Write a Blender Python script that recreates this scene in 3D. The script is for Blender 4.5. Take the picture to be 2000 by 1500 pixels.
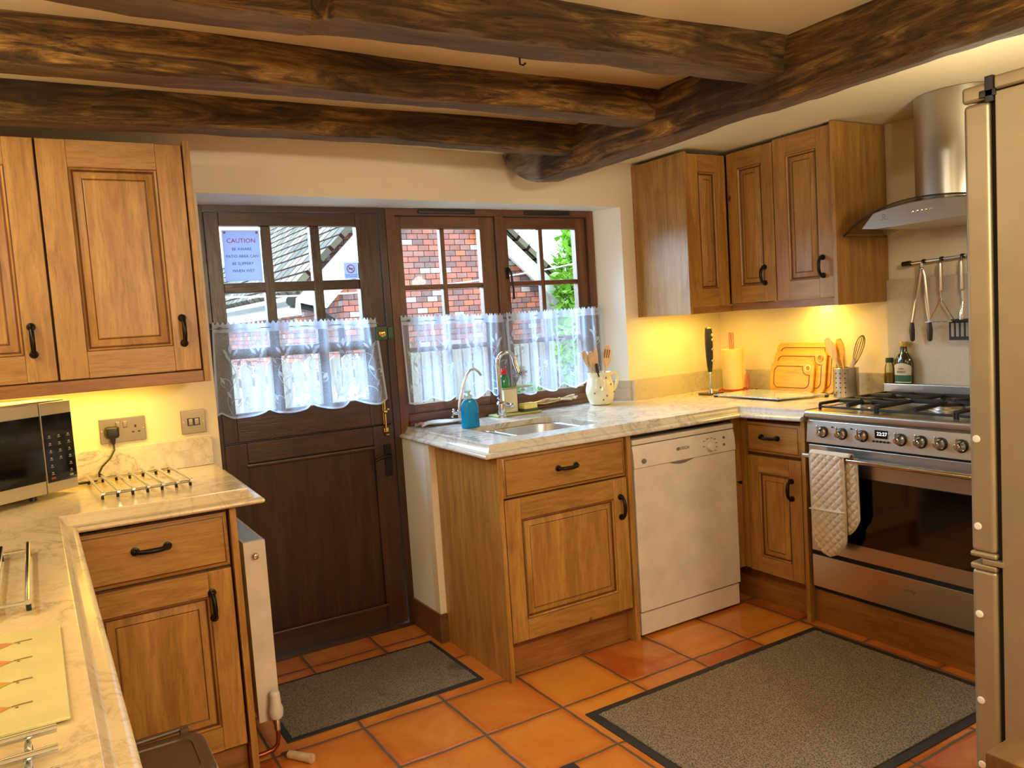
import bpy, bmesh, math, random
from mathutils import Vector, Matrix, noise
R=math.radians; PI=math.pi; rnd=random.Random(7)
for o in list(bpy.data.objects): bpy.data.objects.remove(o)
SC=bpy.context.scene; COL=SC.collection
# ---------------------------------------------------------------- camera
yaw,pitch,roll=R(30.8785),R(-4.6016),R(3.7398)
cd=bpy.data.cameras.new('camera'); cam=bpy.data.objects.new('camera',cd); COL.objects.link(cam); SC.camera=cam
fw=Vector((math.sin(yaw)*math.cos(pitch),math.cos(yaw)*math.cos(pitch),math.sin(pitch)))
rt=Vector((math.cos(yaw),-math.sin(yaw),0)); dn=-rt.cross(fw)
r2=rt*math.cos(roll)+dn*math.sin(roll); d2=-rt*math.sin(roll)+dn*math.cos(roll)
Mc=Matrix((r2,-d2,-fw)).transposed().to_4x4(); Mc.translation=(0,0,1.4); cam.matrix_world=Mc
cd.sensor_width=36; cd.lens=36*1562.4/2000; cd.clip_start=.02; cd.clip_end=200
# ---------------------------------------------------------------- view, world, lights
SC.view_settings.view_transform='Standard'; SC.view_settings.look='None'
SC.view_settings.exposure=0.2; SC.view_settings.gamma=1; SC.view_settings.use_curve_mapping=False
W=bpy.data.worlds.new('sky'); SC.world=W; W.use_nodes=True
bg=W.node_tree.nodes['Background']; bg.inputs[0].default_value=(.78,.9,1,1); bg.inputs[1].default_value=2.2
SC.cycles.max_bounces=10; SC.cycles.transparent_max_bounces=24; SC.cycles.caustics_reflective=False; SC.cycles.caustics_refractive=False
SC.cycles.sample_clamp_indirect=6
def light(name,typ,loc,energy,col,size=.1,size_y=None,target=None,spot=None):
    l=bpy.data.lights.new(name,typ); l.energy=energy; l.color=col
    if typ=='AREA':
        l.size=size
        if size_y: l.shape='RECTANGLE'; l.size_y=size_y
    elif typ=='SUN': l.angle=R(size)
    else: l.shadow_soft_size=size
    if spot: l.spot_size=R(spot); l.spot_blend=.6
    o=bpy.data.objects.new(name,l); COL.objects.link(o); o.location=loc
    if target is not None: o.rotation_euler=(Vector(target)-Vector(loc)).to_track_quat('-Z','Y').to_euler()
    return o
WARM=(1,.84,.58)
light('hazy_sun','SUN',(-2,-6,9),1.3,(1,.97,.9),15,target=(3.5,7,0))
light('bright_sky_beyond_roofs','SUN',(-2.5,12,7.5),25.0,(.56,.78,1),60,target=(1.9,3,.9))
light('ceiling_lamp_a','POINT',(.8,-.3,1.75),27,WARM,.06)
light('ceiling_lamp_b','POINT',(1.25,-.25,1.8),46,WARM,.06)
light('ceiling_lamp_c','POINT',(-1.3,.9,1.98),17,(1,.79,.42),.07)
light('added_bay_fill_a','POINT',(-.55,1.92,2.06),13,(1,.86,.62),.04)  # added fill, no known fixture; brightens the ceiling between the joists
light('added_bay_fill_b','POINT',(-.62,2.42,2.06),13,(1,.86,.62),.04)  # second added fill, for the next joist bay
light('added_yellow_strip_side','AREA',(-.42,1.5,1.45),2,(1,.68,.18),.06,1.4,target=(-.30,1.5,0))  # added strip with no cupboard above it, yellows the left worktop
light('ceiling_lamp_d','POINT',(2.58,1.33,1.72),10,WARM,.05)
light('ceiling_lamp_e','POINT',(.9,-1.3,1.7),30,WARM,.07)
light('undercabinet_strip_right','AREA',(3.17,2.60,1.372),4.6,(1,.60,.07),.06,.56,target=(3.29,2.60,0))
light('undercabinet_strip_corner','AREA',(3.0,3.10,1.372),2.6,(1,.60,.07),.4,.05,target=(3.0,3.19,0))
light('undercabinet_strip_left','AREA',(-.05,3.00,1.262),5,(1,.61,.08),.85,.05,target=(-.05,3.06,0))
# ---------------------------------------------------------------- materials
def srgb(r,g,b):
    f=lambda c:(c/255/12.92 if c/255<=.04045 else ((c/255+.055)/1.055)**2.4)
    return (f(r),f(g),f(b),1)
class NT:
    def __init__(s,name):
        s.m=bpy.data.materials.new(name); s.m.use_nodes=True; s.t=s.m.node_tree; s.t.nodes.clear()
        s.out=s.n('ShaderNodeOutputMaterial')
    def n(s,typ,**k):
        nd=s.t.nodes.new(typ)
        for a,b in k.items(): setattr(nd,a,b)
        return nd
    def l(s,a,b): s.t.links.new(a,b)
    def co(s,scale=(1,1,1),rot=(0,0,0),loc=(0,0,0),src='Object'):
        tc=s.n('ShaderNodeTexCoord'); mp=s.n('ShaderNodeMapping'); s.l(tc.outputs[src],mp.inputs[0])
        mp.inputs['Scale'].default_value=scale; mp.inputs['Rotation'].default_value=rot; mp.inputs['Location'].default_value=loc
        return mp.outputs[0]
    def noise(s,vec,scale,detail=4,rough=.6,dist=0):
        nd=s.n('ShaderNodeTexNoise'); nd.inputs['Scale'].default_value=scale; nd.inputs['Detail'].default_value=detail
        nd.inputs['Roughness'].default_value=rough; nd.inputs['Distortion'].default_value=dist
        if vec is not None: s.l(vec,nd.inputs[0])
        return nd.outputs[0]
    def ramp(s,fac,stops,interp='LINEAR'):
        nd=s.n('ShaderNodeValToRGB'); cr=nd.color_ramp; cr.interpolation=interp
        while len(cr.elements)<len(stops): cr.elements.new(.5)
        for e,(p,c) in zip(cr.elements,stops): e.position=p; e.color=c if len(c)==4 else (*c,1)
        s.l(fac,nd.inputs[0]); return nd.outputs[0]
    def mix(s,f,a,b,mode='MIX'):
        nd=s.n('ShaderNodeMix',data_type='RGBA',blend_type=mode)
        for i,v in ((0,f),(6,a),(7,b)):
            if hasattr(v,'links'): s.l(v,nd.inputs[i])
            else: nd.inputs[i].default_value=v
        return nd.outputs[2]
    def math(s,op,a,b=None,c=None):
        nd=s.n('ShaderNodeMath',operation=op)
        for i,v in enumerate((a,b,c)):
            if v is None: continue
            if hasattr(v,'links'): s.l(v,nd.inputs[i])
            else: nd.inputs[i].default_value=v
        return nd.outputs[0]
    def bump(s,h,strength=.3,dist=.01,normal=None):
        nd=s.n('ShaderNodeBump'); nd.inputs['Strength'].default_value=strength; nd.inputs['Distance'].default_value=dist
        s.l(h,nd.inputs['Height'])
        if normal is not None: s.l(normal,nd.inputs['Normal'])
        return nd.outputs[0]
    def pbr(s,col,rough=.5,metal=0,normal=None,coat=0,spec=None,**k):
        b=s.n('ShaderNodeBsdfPrincipled')
        def st(nm,v):
            if hasattr(v,'links'): s.l(v,b.inputs[nm])
            else: b.inputs[nm].default_value=v
        st('Base Color',col); st('Roughness',rough); st('Metallic',metal)
        if normal is not None: s.l(normal,b.inputs['Normal'])
        if coat: b.inputs['Coat Weight'].default_value=coat; b.inputs['Coat Roughness'].default_value=.12
        if spec is not None: st('Specular IOR Level',spec)
        for a,v in k.items(): st(a.replace('_',' '),v)
        s.l(b.outputs[0],s.out.inputs[0]); s.b=b; return s.m
def flat(name,rgb,rough=.5,metal=0,coat=0,spec=None,bumps=0,bscale=200,**k):
    t=NT(name); c=srgb(*rgb); v=t.co()
    n=t.noise(v,9,3); col=t.mix(t.ramp(n,[(.3,(0,0,0)),(.7,(1,1,1))]),tuple(x*.9 for x in c[:3])+(1,),tuple(min(1,x*1.06) for x in c[:3])+(1,))
    nm=t.bump(t.noise(v,bscale,2),bumps,.002) if bumps else None
    return t.pbr(col,rough,metal,nm,coat,spec,**k)
def oak(name,axis,base=(174,128,64),dark=(132,90,38),light_=(196,152,84),rough=.38,scale=1):
    t=NT(name); st={'X':(1,9,9),'Y':(9,1,9),'Z':(9,9,1)}[axis]
    v=t.co(tuple(a*scale for a in st)); vb=t.co((1,1,1))
    n1=t.noise(v,3.2,6,.65,.8); n2=t.noise(v,14,4,.7,.2); 
    w=t.n('ShaderNodeTexWave',wave_type='BANDS',bands_direction={'X':'Y','Y':'X','Z':'X'}[axis]); t.l(v,w.inputs[0])
    w.inputs['Scale'].default_value=.55; w.inputs['Distortion'].default_value=9; w.inputs['Detail'].default_value=3; w.inputs['Detail Scale'].default_value=.9
    c=t.ramp(n1,[(.3,srgb(*dark)),(.5,srgb(*base)),(.72,srgb(*light_))])
    c=t.mix(t.math('MULTIPLY',w.outputs[1],.28),c,srgb(*dark))
    pores=t.ramp(n2,[(.36,(1,1,1)),(.5,(0,0,0))]); c=t.mix(t.math('MULTIPLY',pores,.35),c,srgb(*[int(x*.7) for x in dark]))
    big=t.noise(vb,2.1,2); c=t.mix(t.math('MULTIPLY',big,.35),c,srgb(*base))
    # knots
    vo=t.n('ShaderNodeTexVoronoi'); vo.inputs['Scale'].default_value=3.3; t.l(t.co((1,1,.7)),vo.inputs[0])
    k=t.ramp(vo.outputs[0],[(.02,(1,1,1)),(.05,(0,0,0))]); c=t.mix(k,c,srgb(74,38,14))
    return t.pbr(c,rough,0,t.bump(t.math('SUBTRACT',n1,t.math('MULTIPLY',pores,.5)),.14,.004),0)
oakX=oak('oak_grain_x','X'); oakY=oak('oak_grain_y','Y'); oakZ=oak('oak_grain_z','Z')
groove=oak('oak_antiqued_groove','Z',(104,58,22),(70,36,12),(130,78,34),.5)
kick=oak('oak_plinth_brown','X',(150,98,46),(112,68,28),(170,116,62))
kickY=oak('oak_plinth_brown_y','Y',(156,104,48),(116,72,30),(176,122,64))
skirtm=oak('oak_skirting','X',(112,74,42),(84,52,26),(134,92,54))
darkW=oak('dark_stained_door_wood','Z',(60,33,19),(36,19,11),(84,50,29),.32)
darkH=oak('dark_stained_rail_wood','X',(60,33,19),(36,19,11),(84,50,29),.32)
winW=oak('brown_window_wood','Z',(100,62,37),(66,38,22),(128,84,52),.35)
winH=oak('brown_window_rail','X',(100,62,37),(66,38,22),(128,84,52),.35)
bamboo=oak('bamboo','Y',(226,166,62),(206,140,44),(238,184,84),.4,.5)
spoonw=oak('beech_utensil_wood','Z',(206,178,146),(178,146,112),(224,202,172),.5)
tablew=oak('rough_table_wood','X',(104,76,46),(52,34,18),(142,110,70),.5,.6)
def beam_mat(name,axis,grey=False):
    t=NT(name); st={'X':(1,7,7),'Y':(7,1,7)}[axis]; v=t.co(st); vb=t.co()
    n1=t.noise(v,3,8,.72,1.4); n2=t.noise(v,12,6,.75,.6); n3=t.noise(vb,2.6,4,.6,.4)
    c=t.ramp(n1,[(.34,srgb(36,25,12)),(.46,srgb(90,63,30)),(.55,srgb(146,106,50)),(.66,srgb(206,160,84))])
    c=t.mix(t.ramp(n3,[(.42,(0,0,0)),(.62,(.75,.75,.75))]),c,srgb(60,42,22))
    cr=t.ramp(n2,[(.34,(1,1,1)),(.44,(0,0,0))]); c=t.mix(t.math('MULTIPLY',cr,.8),c,srgb(24,13,7))
    g=t.n('ShaderNodeNewGeometry'); sp=t.n('ShaderNodeSeparateXYZ'); t.l(g.outputs['Normal'],sp.inputs[0])
    # downward faces blended towards grey-brown
    un=t.ramp(t.math('ADD',t.math('MULTIPLY',sp.outputs[2],-1),t.math('MULTIPLY',n1,.35)),[(.85,(0,0,0)),(1.05,(1,1,1))])
    c=t.mix(t.math('MULTIPLY',un,.6),c,srgb(124,104,80))
    if grey:
        pz=t.n('ShaderNodeSeparateXYZ'); t.l(g.outputs['Position'],pz.inputs[0])
        gy=t.ramp(t.math('MULTIPLY',t.math('ADD',pz.outputs[1],t.math('MULTIPLY',n3,.1)),.25),[(.735,(0,0,0)),(.748,(1,1,1))])
        c=t.mix(t.math('MULTIPLY',gy,.75),c,t.ramp(n1,[(.35,srgb(110,100,88)),(.6,srgb(190,180,164))]))
        # left cheek is the darker, smoother timber
    return t.pbr(c,.62,0,t.bump(t.math('ADD',n1,t.math('MULTIPLY',n2,.6)),.9,.02),0,.35)
beamX=beam_mat('old_beam_x','X'); beamY=beam_mat('old_beam_y','Y',True)
def plaster(name,rgb):
    t=NT(name); v=t.co(); n=t.noise(v,3,5); n2=t.noise(v,60,3)
    c=srgb(*rgb); col=t.mix(n,tuple(x*.94 for x in c[:3])+(1,),c)
    return t.pbr(col,.55,0,t.bump(t.math('ADD',n,t.math('MULTIPLY',n2,.12)),.25,.01),0,.35)
plW=plaster('cream_plaster_wall',(230,218,196)); plC=plaster('cream_plaster_ceiling',(240,230,192)); plR=plaster('whiter_plaster_reveal',(240,242,238))
def marble(name,veiny=1.0,base=(228,222,212),rgh=.16):
    t=NT(name); v=t.co((1,1,1),(0,0,R(38))); 
    n=t.noise(v,4.5,7,.62,1.6); m=t.math('ABSOLUTE',t.math('SUBTRACT',n,.5))
    vein=t.ramp(m,[(0,(1,1,1)),(.018,(.35,.35,.35)),(.05,(0,0,0))])
    n2=t.noise(t.co((1,1,1),(0,0,R(-20))),13,6,.6,1.2); vein2=t.ramp(t.math('ABSOLUTE',t.math('SUBTRACT',n2,.52)),[(0,(.6,.6,.6)),(.02,(0,0,0))])
    cloud=t.noise(v,3,4)
    c=t.mix(cloud,srgb(*[int(x*.90) for x in base]),srgb(*base))
    px=t.n('ShaderNodeSeparateXYZ'); g=t.n('ShaderNodeNewGeometry'); t.l(g.outputs['Position'],px.inputs[0])
    msk=t.ramp(t.noise(t.co((1,1,1)),1.7,2),[(.42,(.25,.25,.25)),(.6,(1,1,1))])
    c=t.mix(t.math('MULTIPLY',t.math('MULTIPLY',vein,.75*veiny),msk),c,srgb(112,96,92)); c=t.mix(t.math('MULTIPLY',vein2,.4*veiny),c,srgb(150,120,96))
    return t.pbr(c,rgh,0,None,.0,.6)
marb=marble('veined_marble',.8); marbS=marble('soft_marble_slab',.45,(206,196,178),.34)
def tiles():
    t=NT('terracotta_floor_tiles'); g=t.n('ShaderNodeNewGeometry'); sp=t.n('ShaderNodeSeparateXYZ'); t.l(g.outputs['Position'],sp.inputs[0])
    wob=t.noise(g.outputs['Position'],7,3); wb=t.math('MULTIPLY',t.math('SUBTRACT',wob,.5),.055)
    fx=t.math('ADD',t.math('DIVIDE',t.math('SUBTRACT',sp.outputs[0],1.465-31.6),.3165),wb)
    fy=t.math('ADD',t.math('DIVIDE',t.math('SUBTRACT',sp.outputs[1],2.593-31.5),.3155),wb)
    ix=t.math('FLOOR',fx); iy=t.math('FLOOR',fy)
    cb=t.n('ShaderNodeCombineXYZ'); t.l(ix,cb.inputs[0]); t.l(iy,cb.inputs[1]); wn=t.n('ShaderNodeTexWhiteNoise'); t.l(cb.outputs[0],wn.inputs[0])
    def edge(f): 
        a=t.math('FRACT',f); return t.math('MINIMUM',a,t.math('SUBTRACT',1,a))
    e=t.math('MINIMUM',edge(fx),edge(fy))
    gm=t.ramp(e,[(.013,(1,1,1)),(.022,(0,0,0))])
    c=t.ramp(wn.outputs[0],[(0,srgb(172,80,36)),(.22,srgb(194,104,40)),(.45,srgb(208,126,46)),(.65,srgb(220,146,58)),(.85,srgb(200,112,44)),(1,srgb(178,84,40))])
    n=t.noise(g.outputs['Position'],5.5,5,.6,.5); c=t.mix(t.ramp(n,[(.40,(0,0,0)),(.72,(.6,.6,.6))]),c,srgb(226,156,66))
    er=t.ramp(t.math('ADD',e,t.math('MULTIPLY',n,.06)),[(.04,(.55,.55,.55)),(.15,(0,0,0))]); c=t.mix(er,c,srgb(184,82,32))
    sp2=t.noise(g.outputs['Position'],60,3); c=t.mix(t.ramp(sp2,[(.66,(0,0,0)),(.74,(.5,.5,.5))]),c,srgb(120,58,28))
    c=t.mix(gm,c,srgb(92,76,50))
    h=t.math('ADD',t.ramp(e,[(.008,(0,0,0)),(.05,(1,1,1))]),t.math('MULTIPLY',n,.35))
    ro=t.math('ADD',t.math('MULTIPLY',gm,.4),t.math('ADD',t.math('MULTIPLY',sp2,.14),.07))
    return t.pbr(c,ro,0,t.bump(h,.35,.006),0,.8)
tileM=tiles()
def matm(name,c1,c2,scale=230,worn=.6):
    t=NT(name); v=t.co(); vo=t.n('ShaderNodeTexVoronoi'); vo.inputs['Scale'].default_value=scale; t.l(v,vo.inputs[0])
    n=t.noise(v,scale*.8,2); c=t.mix(t.ramp(t.math('ADD',vo.outputs[0],t.math('MULTIPLY',n,.5)),[(.35,(0,0,0)),(.85,(1,1,1))]),srgb(*c2),srgb(*c1))
    big=t.noise(v,4,3); c=t.mix(t.ramp(big,[(.62,(0,0,0)),(.72,(worn,worn,worn))]),c,srgb(62,58,54))
    return t.pbr(c,.9,0,t.bump(vo.outputs[0],.8,.004),0,.2)
matA=matm('grey_flecked_pile',(140,126,110),(60,54,48),170); matB=matm('woven_grey_pile',(148,134,116),(46,41,35),180,0)
rubber=flat('black_rubber_edge',(40,40,42),.6)
def steel(name,rgb=(196,192,184),axis='Z',rough=.28):
    t=NT(name); st={'Z':(90,90,1),'X':(1,90,90),'Y':(90,1,90)}[axis]; n=t.noise(t.co(st),8,2)
    c=srgb(*rgb); return t.pbr(t.mix(n,tuple(x*.97 for x in c[:3])+(1,),c),rough,1)
steelZ=steel('brushed_steel_vertical'); steelY=steel('brushed_steel_horizontal',axis='Y'); steelX=steel('brushed_steel_x',axis='X')
sinkm=steel('sink_steel',(190,190,190),'X',.36)
fridgeM=flat('champagne_silver_panel',(160,146,118),.40,.5)
chrome=flat('chrome',(214,222,230),.07,1); brass=flat('polished_brass',(220,190,110),.18,1)
iron=flat('black_iron',(28,26,25),.35,.6,bumps=.2); blk=flat('black_plastic',(24,23,23),.35); blkg=flat('black_glass',(10,9,9),.06,0,spec=.8)
castiron=flat('cast_iron',(30,30,32),.55,.3,bumps=.3)
white=flat('white_enamel',(226,216,202),.22); whitep=flat('white_plastic',(226,222,212),.4); cream=flat('cream_ceramic',(224,218,186),.2,coat=.3)
greyp=flat('grey_plastic',(120,116,110),.4); binlid=flat('taupe_bin_lid',(98,80,62),.35); binb=flat('cream_bin_body',(196,190,170),.4)
red=flat('red_plastic',(206,34,44),.3); redw=flat('orange_red_wire',(206,62,26),.3,.2); green=flat('green_liquid',(10,140,84),.15,coat=.5)
dgreen=flat('dark_green_cap',(22,70,40),.35); oliveg=flat('dark_olive_glass',(44,46,14),.08,spec=.9); paper=flat('kitchen_paper',(232,214,150),.9,bumps=.6,bscale=90)
label_c=flat('cream_label',(206,200,176),.6); label_g=flat('green_label',(44,90,66),.6); gold=flat('gold_cap',(190,160,84),.3,.6)
copper=flat('copper_pipe',(150,72,40),.3,.8); clothw=flat('white_tea_towel',(216,222,230),.85,bumps=.4,bscale=120)
mittm=flat('oatmeal_quilted_cotton',(222,208,188),.9,bumps=.5,bscale=260); mitte=flat('pale_piping',(214,202,182),.8)
sponge=flat('yellow_sponge',(232,222,140),.9,bumps=.8,bscale=90); scour=flat('green_scourer',(70,96,70),.9,bumps=.8,bscale=140)
traygreen=flat('pale_green_rim',(168,172,110),.35); whitecard=flat('white_card',(170,180,205),.6); ink=flat('dark_print',(46,44,56),.6); redink=flat('red_print',(190,40,60),.6)
greyink=flat('grey_print',(120,116,112),.5); socketm=steel('satin_nickel_plate',(150,138,112),'X',.35); lockg=flat('green_painted_lock',(52,84,56),.4,.2)
blackgap=flat('dark_recess',(14,11,9),.8)
glassboard=flat('cream_glass_board',(206,200,146),.3,coat=.15)
def glassy(name,tint=(1,1,1,1),f=.08):
    t=NT(name); tr=t.n('ShaderNodeBsdfTransparent'); tr.inputs[0].default_value=tint; gl=t.n('ShaderNodeBsdfGlossy'); gl.inputs['Roughness'].default_value=.03
    fr=t.n('ShaderNodeFresnel'); fr.inputs[0].default_value=1.45; mx=t.n('ShaderNodeMixShader'); t.l(t.math('MULTIPLY',fr.outputs[0],f*10),mx.inputs[0])
    t.l(tr.outputs[0],mx.inputs[1]); t.l(gl.outputs[0],mx.inputs[2]); t.l(mx.outputs[0],t.out.inputs[0]); return t.m
pane=glassy('window_glass',(.97,.99,1,1),.012); smoke=glassy('tinted_glass_canopy',(.86,.85,.80,1),.06); clearg=glassy('clear_jar_glass',(.9,.92,.8,1),.1)
ovenglass=glassy('oven_door_glass',(.16,.13,.10,1),.16)
def liquid(name,rgb,tr=.35):
    t=NT(name); t.pbr(srgb(*rgb),.08); t.b.inputs['Transmission Weight'].default_value=tr; t.b.inputs['IOR'].default_value=1.3; return t.m
blueL=liquid('blue_soap',(20,150,226),.12); oilL=liquid('amber_oil',(206,150,60))
def lace(name,fac):
    t=NT(name); tr=t.n('ShaderNodeBsdfTransparent'); df=t.n('ShaderNodeBsdfDiffuse'); df.inputs[0].default_value=(.74,.80,.90,1)
    tl=t.n('ShaderNodeBsdfTranslucent'); tl.inputs[0].default_value=(.46,.58,.76,1)
    m1=t.n('ShaderNodeMixShader'); m1.inputs[0].default_value=.42; t.l(df.outputs[0],m1.inputs[1]); t.l(tl.outputs[0],m1.inputs[2])
    n=t.noise(t.co(),420,1); f=t.math('ADD',t.math('MULTIPLY',t.math('SUBTRACT',n,.5),.5),fac)
    lw=t.n('ShaderNodeLayerWeight'); lw.inputs[0].default_value=.35; f=t.math('MINIMUM',t.math('ADD',f,t.math('MULTIPLY',lw.outputs[1],.55)),.97)
    m2=t.n('ShaderNodeMixShader'); t.l(f,m2.inputs[0]); t.l(tr.outputs[0],m2.inputs[1]); t.l(m1.outputs[0],m2.inputs[2]); t.l(m2.outputs[0],t.out.inputs[0]); return t.m
voile=lace('sheer_voile',.30); embro=lace('white_embroidery',.85)
def screen():
    t=NT('clock_digits'); e=t.n('ShaderNodeEmission'); e.inputs[0].default_value=(.75,.88,1,1); e.inputs[1].default_value=2; t.l(e.outputs[0],t.out.inputs[0]); return t.m
digits=screen()
def tilehung(name,stops,sx=.17,sz=.105,wash=(150,120,120),mort=.004,spc=.3):
    t=NT(name); v=t.co((1,1,1),src='UV')
    br=t.n('ShaderNodeTexBrick'); t.l(v,br.inputs[0]); br.inputs['Scale'].default_value=1; br.inputs['Brick Width'].default_value=sx; br.inputs['Row Height'].default_value=sz
    br.inputs['Mortar Size'].default_value=mort; br.inputs['Color1'].default_value=(0,0,0,1); br.inputs['Color2'].default_value=(1,1,1,1); br.inputs['Mortar'].default_value=(0,0,0,1)
    wn=t.n('ShaderNodeTexWhiteNoise'); t.l(br.outputs[0],wn.inputs[0])
    c=t.ramp(br.outputs[0],stops,'CONSTANT'); c=t.mix(t.math('MULTIPLY',t.noise(v,14,4),.7),c,srgb(*wash)); c=t.mix(br.outputs[1],c,srgb(50,36,34))
    return t.pbr(c,.9,0,t.bump(t.math('SUBTRACT',1,br.outputs[1]),.6,.02),0,spc)
hung=tilehung('hung_clay_tiles',[(0,srgb(150,84,72)),(.16,srgb(206,108,86)),(.3,srgb(122,92,100)),(.42,srgb(176,96,84)),(.55,srgb(222,118,64)),(.64,srgb(200,204,204)),(.74,srgb(168,112,106)),(.88,srgb(104,86,96))],.112,.054,(196,158,152),.003)
roofm=tilehung('grey_roof_tiles',[(0,srgb(104,100,88)),(.3,srgb(122,116,98)),(.6,srgb(86,86,82)),(.8,srgb(134,128,112))],.24,.15,(104,100,92),.016,.0)
wpaint=flat('white_weatherboard',(232,236,238),.5); fencem=oak('weathered_fence','Z',(170,172,170),(130,132,132),(196,198,196),.7)
leafm=flat('fresh_green_leaf',(120,176,50),.5); leafd=flat('mid_green_leaf',(78,128,44),.5); twig=flat('grey_bark',(96,84,72),.8); gravel=flat('pale_gravel',(172,168,158),.9,bumps=.6,bscale=60)
# ---------------------------------------------------------------- geometry helper
I4=Matrix.Identity(4)
class G:
    def __init__(s,M=None): s.b=bmesh.new(); s.M=M or I4; s.uv=None
    def v(s,p): return s.b.verts.new(s.M@Vector(p))
    def f(s,vs,m=0):
        try: f=s.b.faces.new(vs); f.material_index=m; return f
        except ValueError: return None
    def box(s,x0,x1,y0,y1,z0,z1,m=0,bev=0,rot=None,seg=2):
        c=Vector(((x0+x1)/2,(y0+y1)/2,(z0+z1)/2)); T=Matrix.Translation(c)
        if rot is not None: T=T@rot
        T=s.M@T@Matrix.Diagonal((abs(x1-x0),abs(y1-y0),abs(z1-z0),1))
        before=set(s.b.faces) if (m or bev) else None
        r=bmesh.ops.create_cube(s.b,size=1,matrix=T)
        if bev:
            es=list({e for v in r['verts'] for e in v.link_edges}); bmesh.ops.bevel(s.b,geom=es,offset=bev,segments=seg,affect='EDGES',profile=.5)
        if m:
            for f in s.b.faces:
                if f not in before: f.material_index=m
        return s
    def cyl(s,p0,p1,r0,r1=None,n=16,m=0,cap=True):
        r1=r0 if r1 is None else r1; p0,p1=Vector(p0),Vector(p1); return s.tube([p0,p1],[r0,r1],n,m,cap=cap)
    def tube(s,pts,r,n=8,m=0,closed=False,cap=True,flat=1.0,up=None):
        pts=[Vector(p) for p in pts]; k=len(pts); rs=r if isinstance(r,(list,tuple)) else [r]*k
        ring=[]; prev=None
        for i,p in enumerate(pts):
            a=pts[(i-1)%k] if (closed or i>0) else p; c=pts[(i+1)%k] if (closed or i<k-1) else p
            d=(c-a).normalized() if (c-a).length>1e-9 else Vector((0,0,1))
            if prev is None:
                u=Vector(up) if up else (Vector((0,0,1)) if abs(d.z)<.9 else Vector((1,0,0)))
                e1=(u-d*u.dot(d)).normalized()
            else:
                e1=prev-d*prev.dot(d); e1=e1.normalized() if e1.length>1e-6 else prev
            prev=e1; e2=d.cross(e1)
            ring.append([s.v(p+(e1*math.cos(2*PI*j/n)*flat+e2*math.sin(2*PI*j/n))*rs[i]) for j in range(n)])
        for i in range(k if closed else k-1):
            A,B=ring[i],ring[(i+1)%k]
            for j in range(n): s.f((A[j],A[(j+1)%n],B[(j+1)%n],B[j]),m)
        if cap and not closed: s.f(ring[0][::-1],m); s.f(ring[-1],m)
        return s
    def lathe(s,prof,c=(0,0,0),n=24,m=0,axis='Z',sx=1,sy=1,cap=True):
        c=Vector(c); rings=[]
        for (r,h) in prof:
            rr=[]
            for j in range(n):
                a=2*PI*j/n; x,y=r*math.cos(a)*sx,r*math.sin(a)*sy
                p={'Z':(x,y,h),'X':(h,x,y),'Y':(y,h,x)}[axis]; rr.append(s.v(c+Vector(p)))
            rings.append(rr)
        for A,B in zip(rings,rings[1:]):
            for j in range(n): s.f((A[j],A[(j+1)%n],B[(j+1)%n],B[j]),m)
        if cap:
            s.f(rings[0][::-1],m); s.f(rings[-1],m)
        return s
    def prism(s,poly,fn,a,b,m=0):
        A=[s.v(fn(x,y,a)) for x,y in poly]; B=[s.v(fn(x,y,b)) for x,y in poly]; n=len(poly)
        s.f(A[::-1],m); s.f(B,m)
        for i in range(n): s.f((A[i],A[(i+1)%n],B[(i+1)%n],B[i]),m)
        return s
    def grid(s,fn,nu,nv,m=0,closeu=False):
        vs=[[s.v(fn(i/nu,j/nv)) for j in range(nv+1)] for i in range(nu+(0 if closeu else 1))]
        for i in range(nu):
            for j in range(nv):
                a=vs[i]; b=vs[(i+1)%len(vs)]; s.f((a[j],b[j],b[j+1],a[j+1]),m)
        return s
    def sphere(s,c,r,n=12,m=0,sc=(1,1,1)):
        T=s.M@Matrix.Translation(Vector(c))@Matrix.Diagonal((*[r*q for q in sc],1)); before=set(s.b.faces) if m else None
        bmesh.ops.create_uvsphere(s.b,u_segments=n*2,v_segments=n,radius=1,matrix=T)
        if m:
            for f in s.b.faces:
                if f not in before: f.material_index=m
        return s
ROOT={}
def thing(name,label,cat,loc=(0,0,0),group=None,rot=0,kind=None):
    o=bpy.data.objects.new(name,None); COL.objects.link(o); o.empty_display_size=.05; o.location=loc; o.rotation_euler=(0,0,rot)
    ROOT[o.name]=Matrix.Translation(Vector(loc))@Matrix.Rotation(rot,4,'Z')
    tag(o,label,cat,group,kind); return o
def tag(o,label=None,cat=None,group=None,kind=None):
    if label: o['label']=label
    if cat: o['category']=cat
    if group: o['group']=group
    if kind: o['kind']=kind
    return o
def RM(o): return ROOT[o.name]
def link(name,me,mats,parent):
    o=bpy.data.objects.new(name,me); COL.objects.link(o)
    for m in (mats if isinstance(mats,(list,tuple)) else [mats]): me.materials.append(m)
    if parent is not None: o.parent=parent; ROOT[o.name]=ROOT[parent.name]
    else: ROOT[o.name]=I4
    return o
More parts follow.
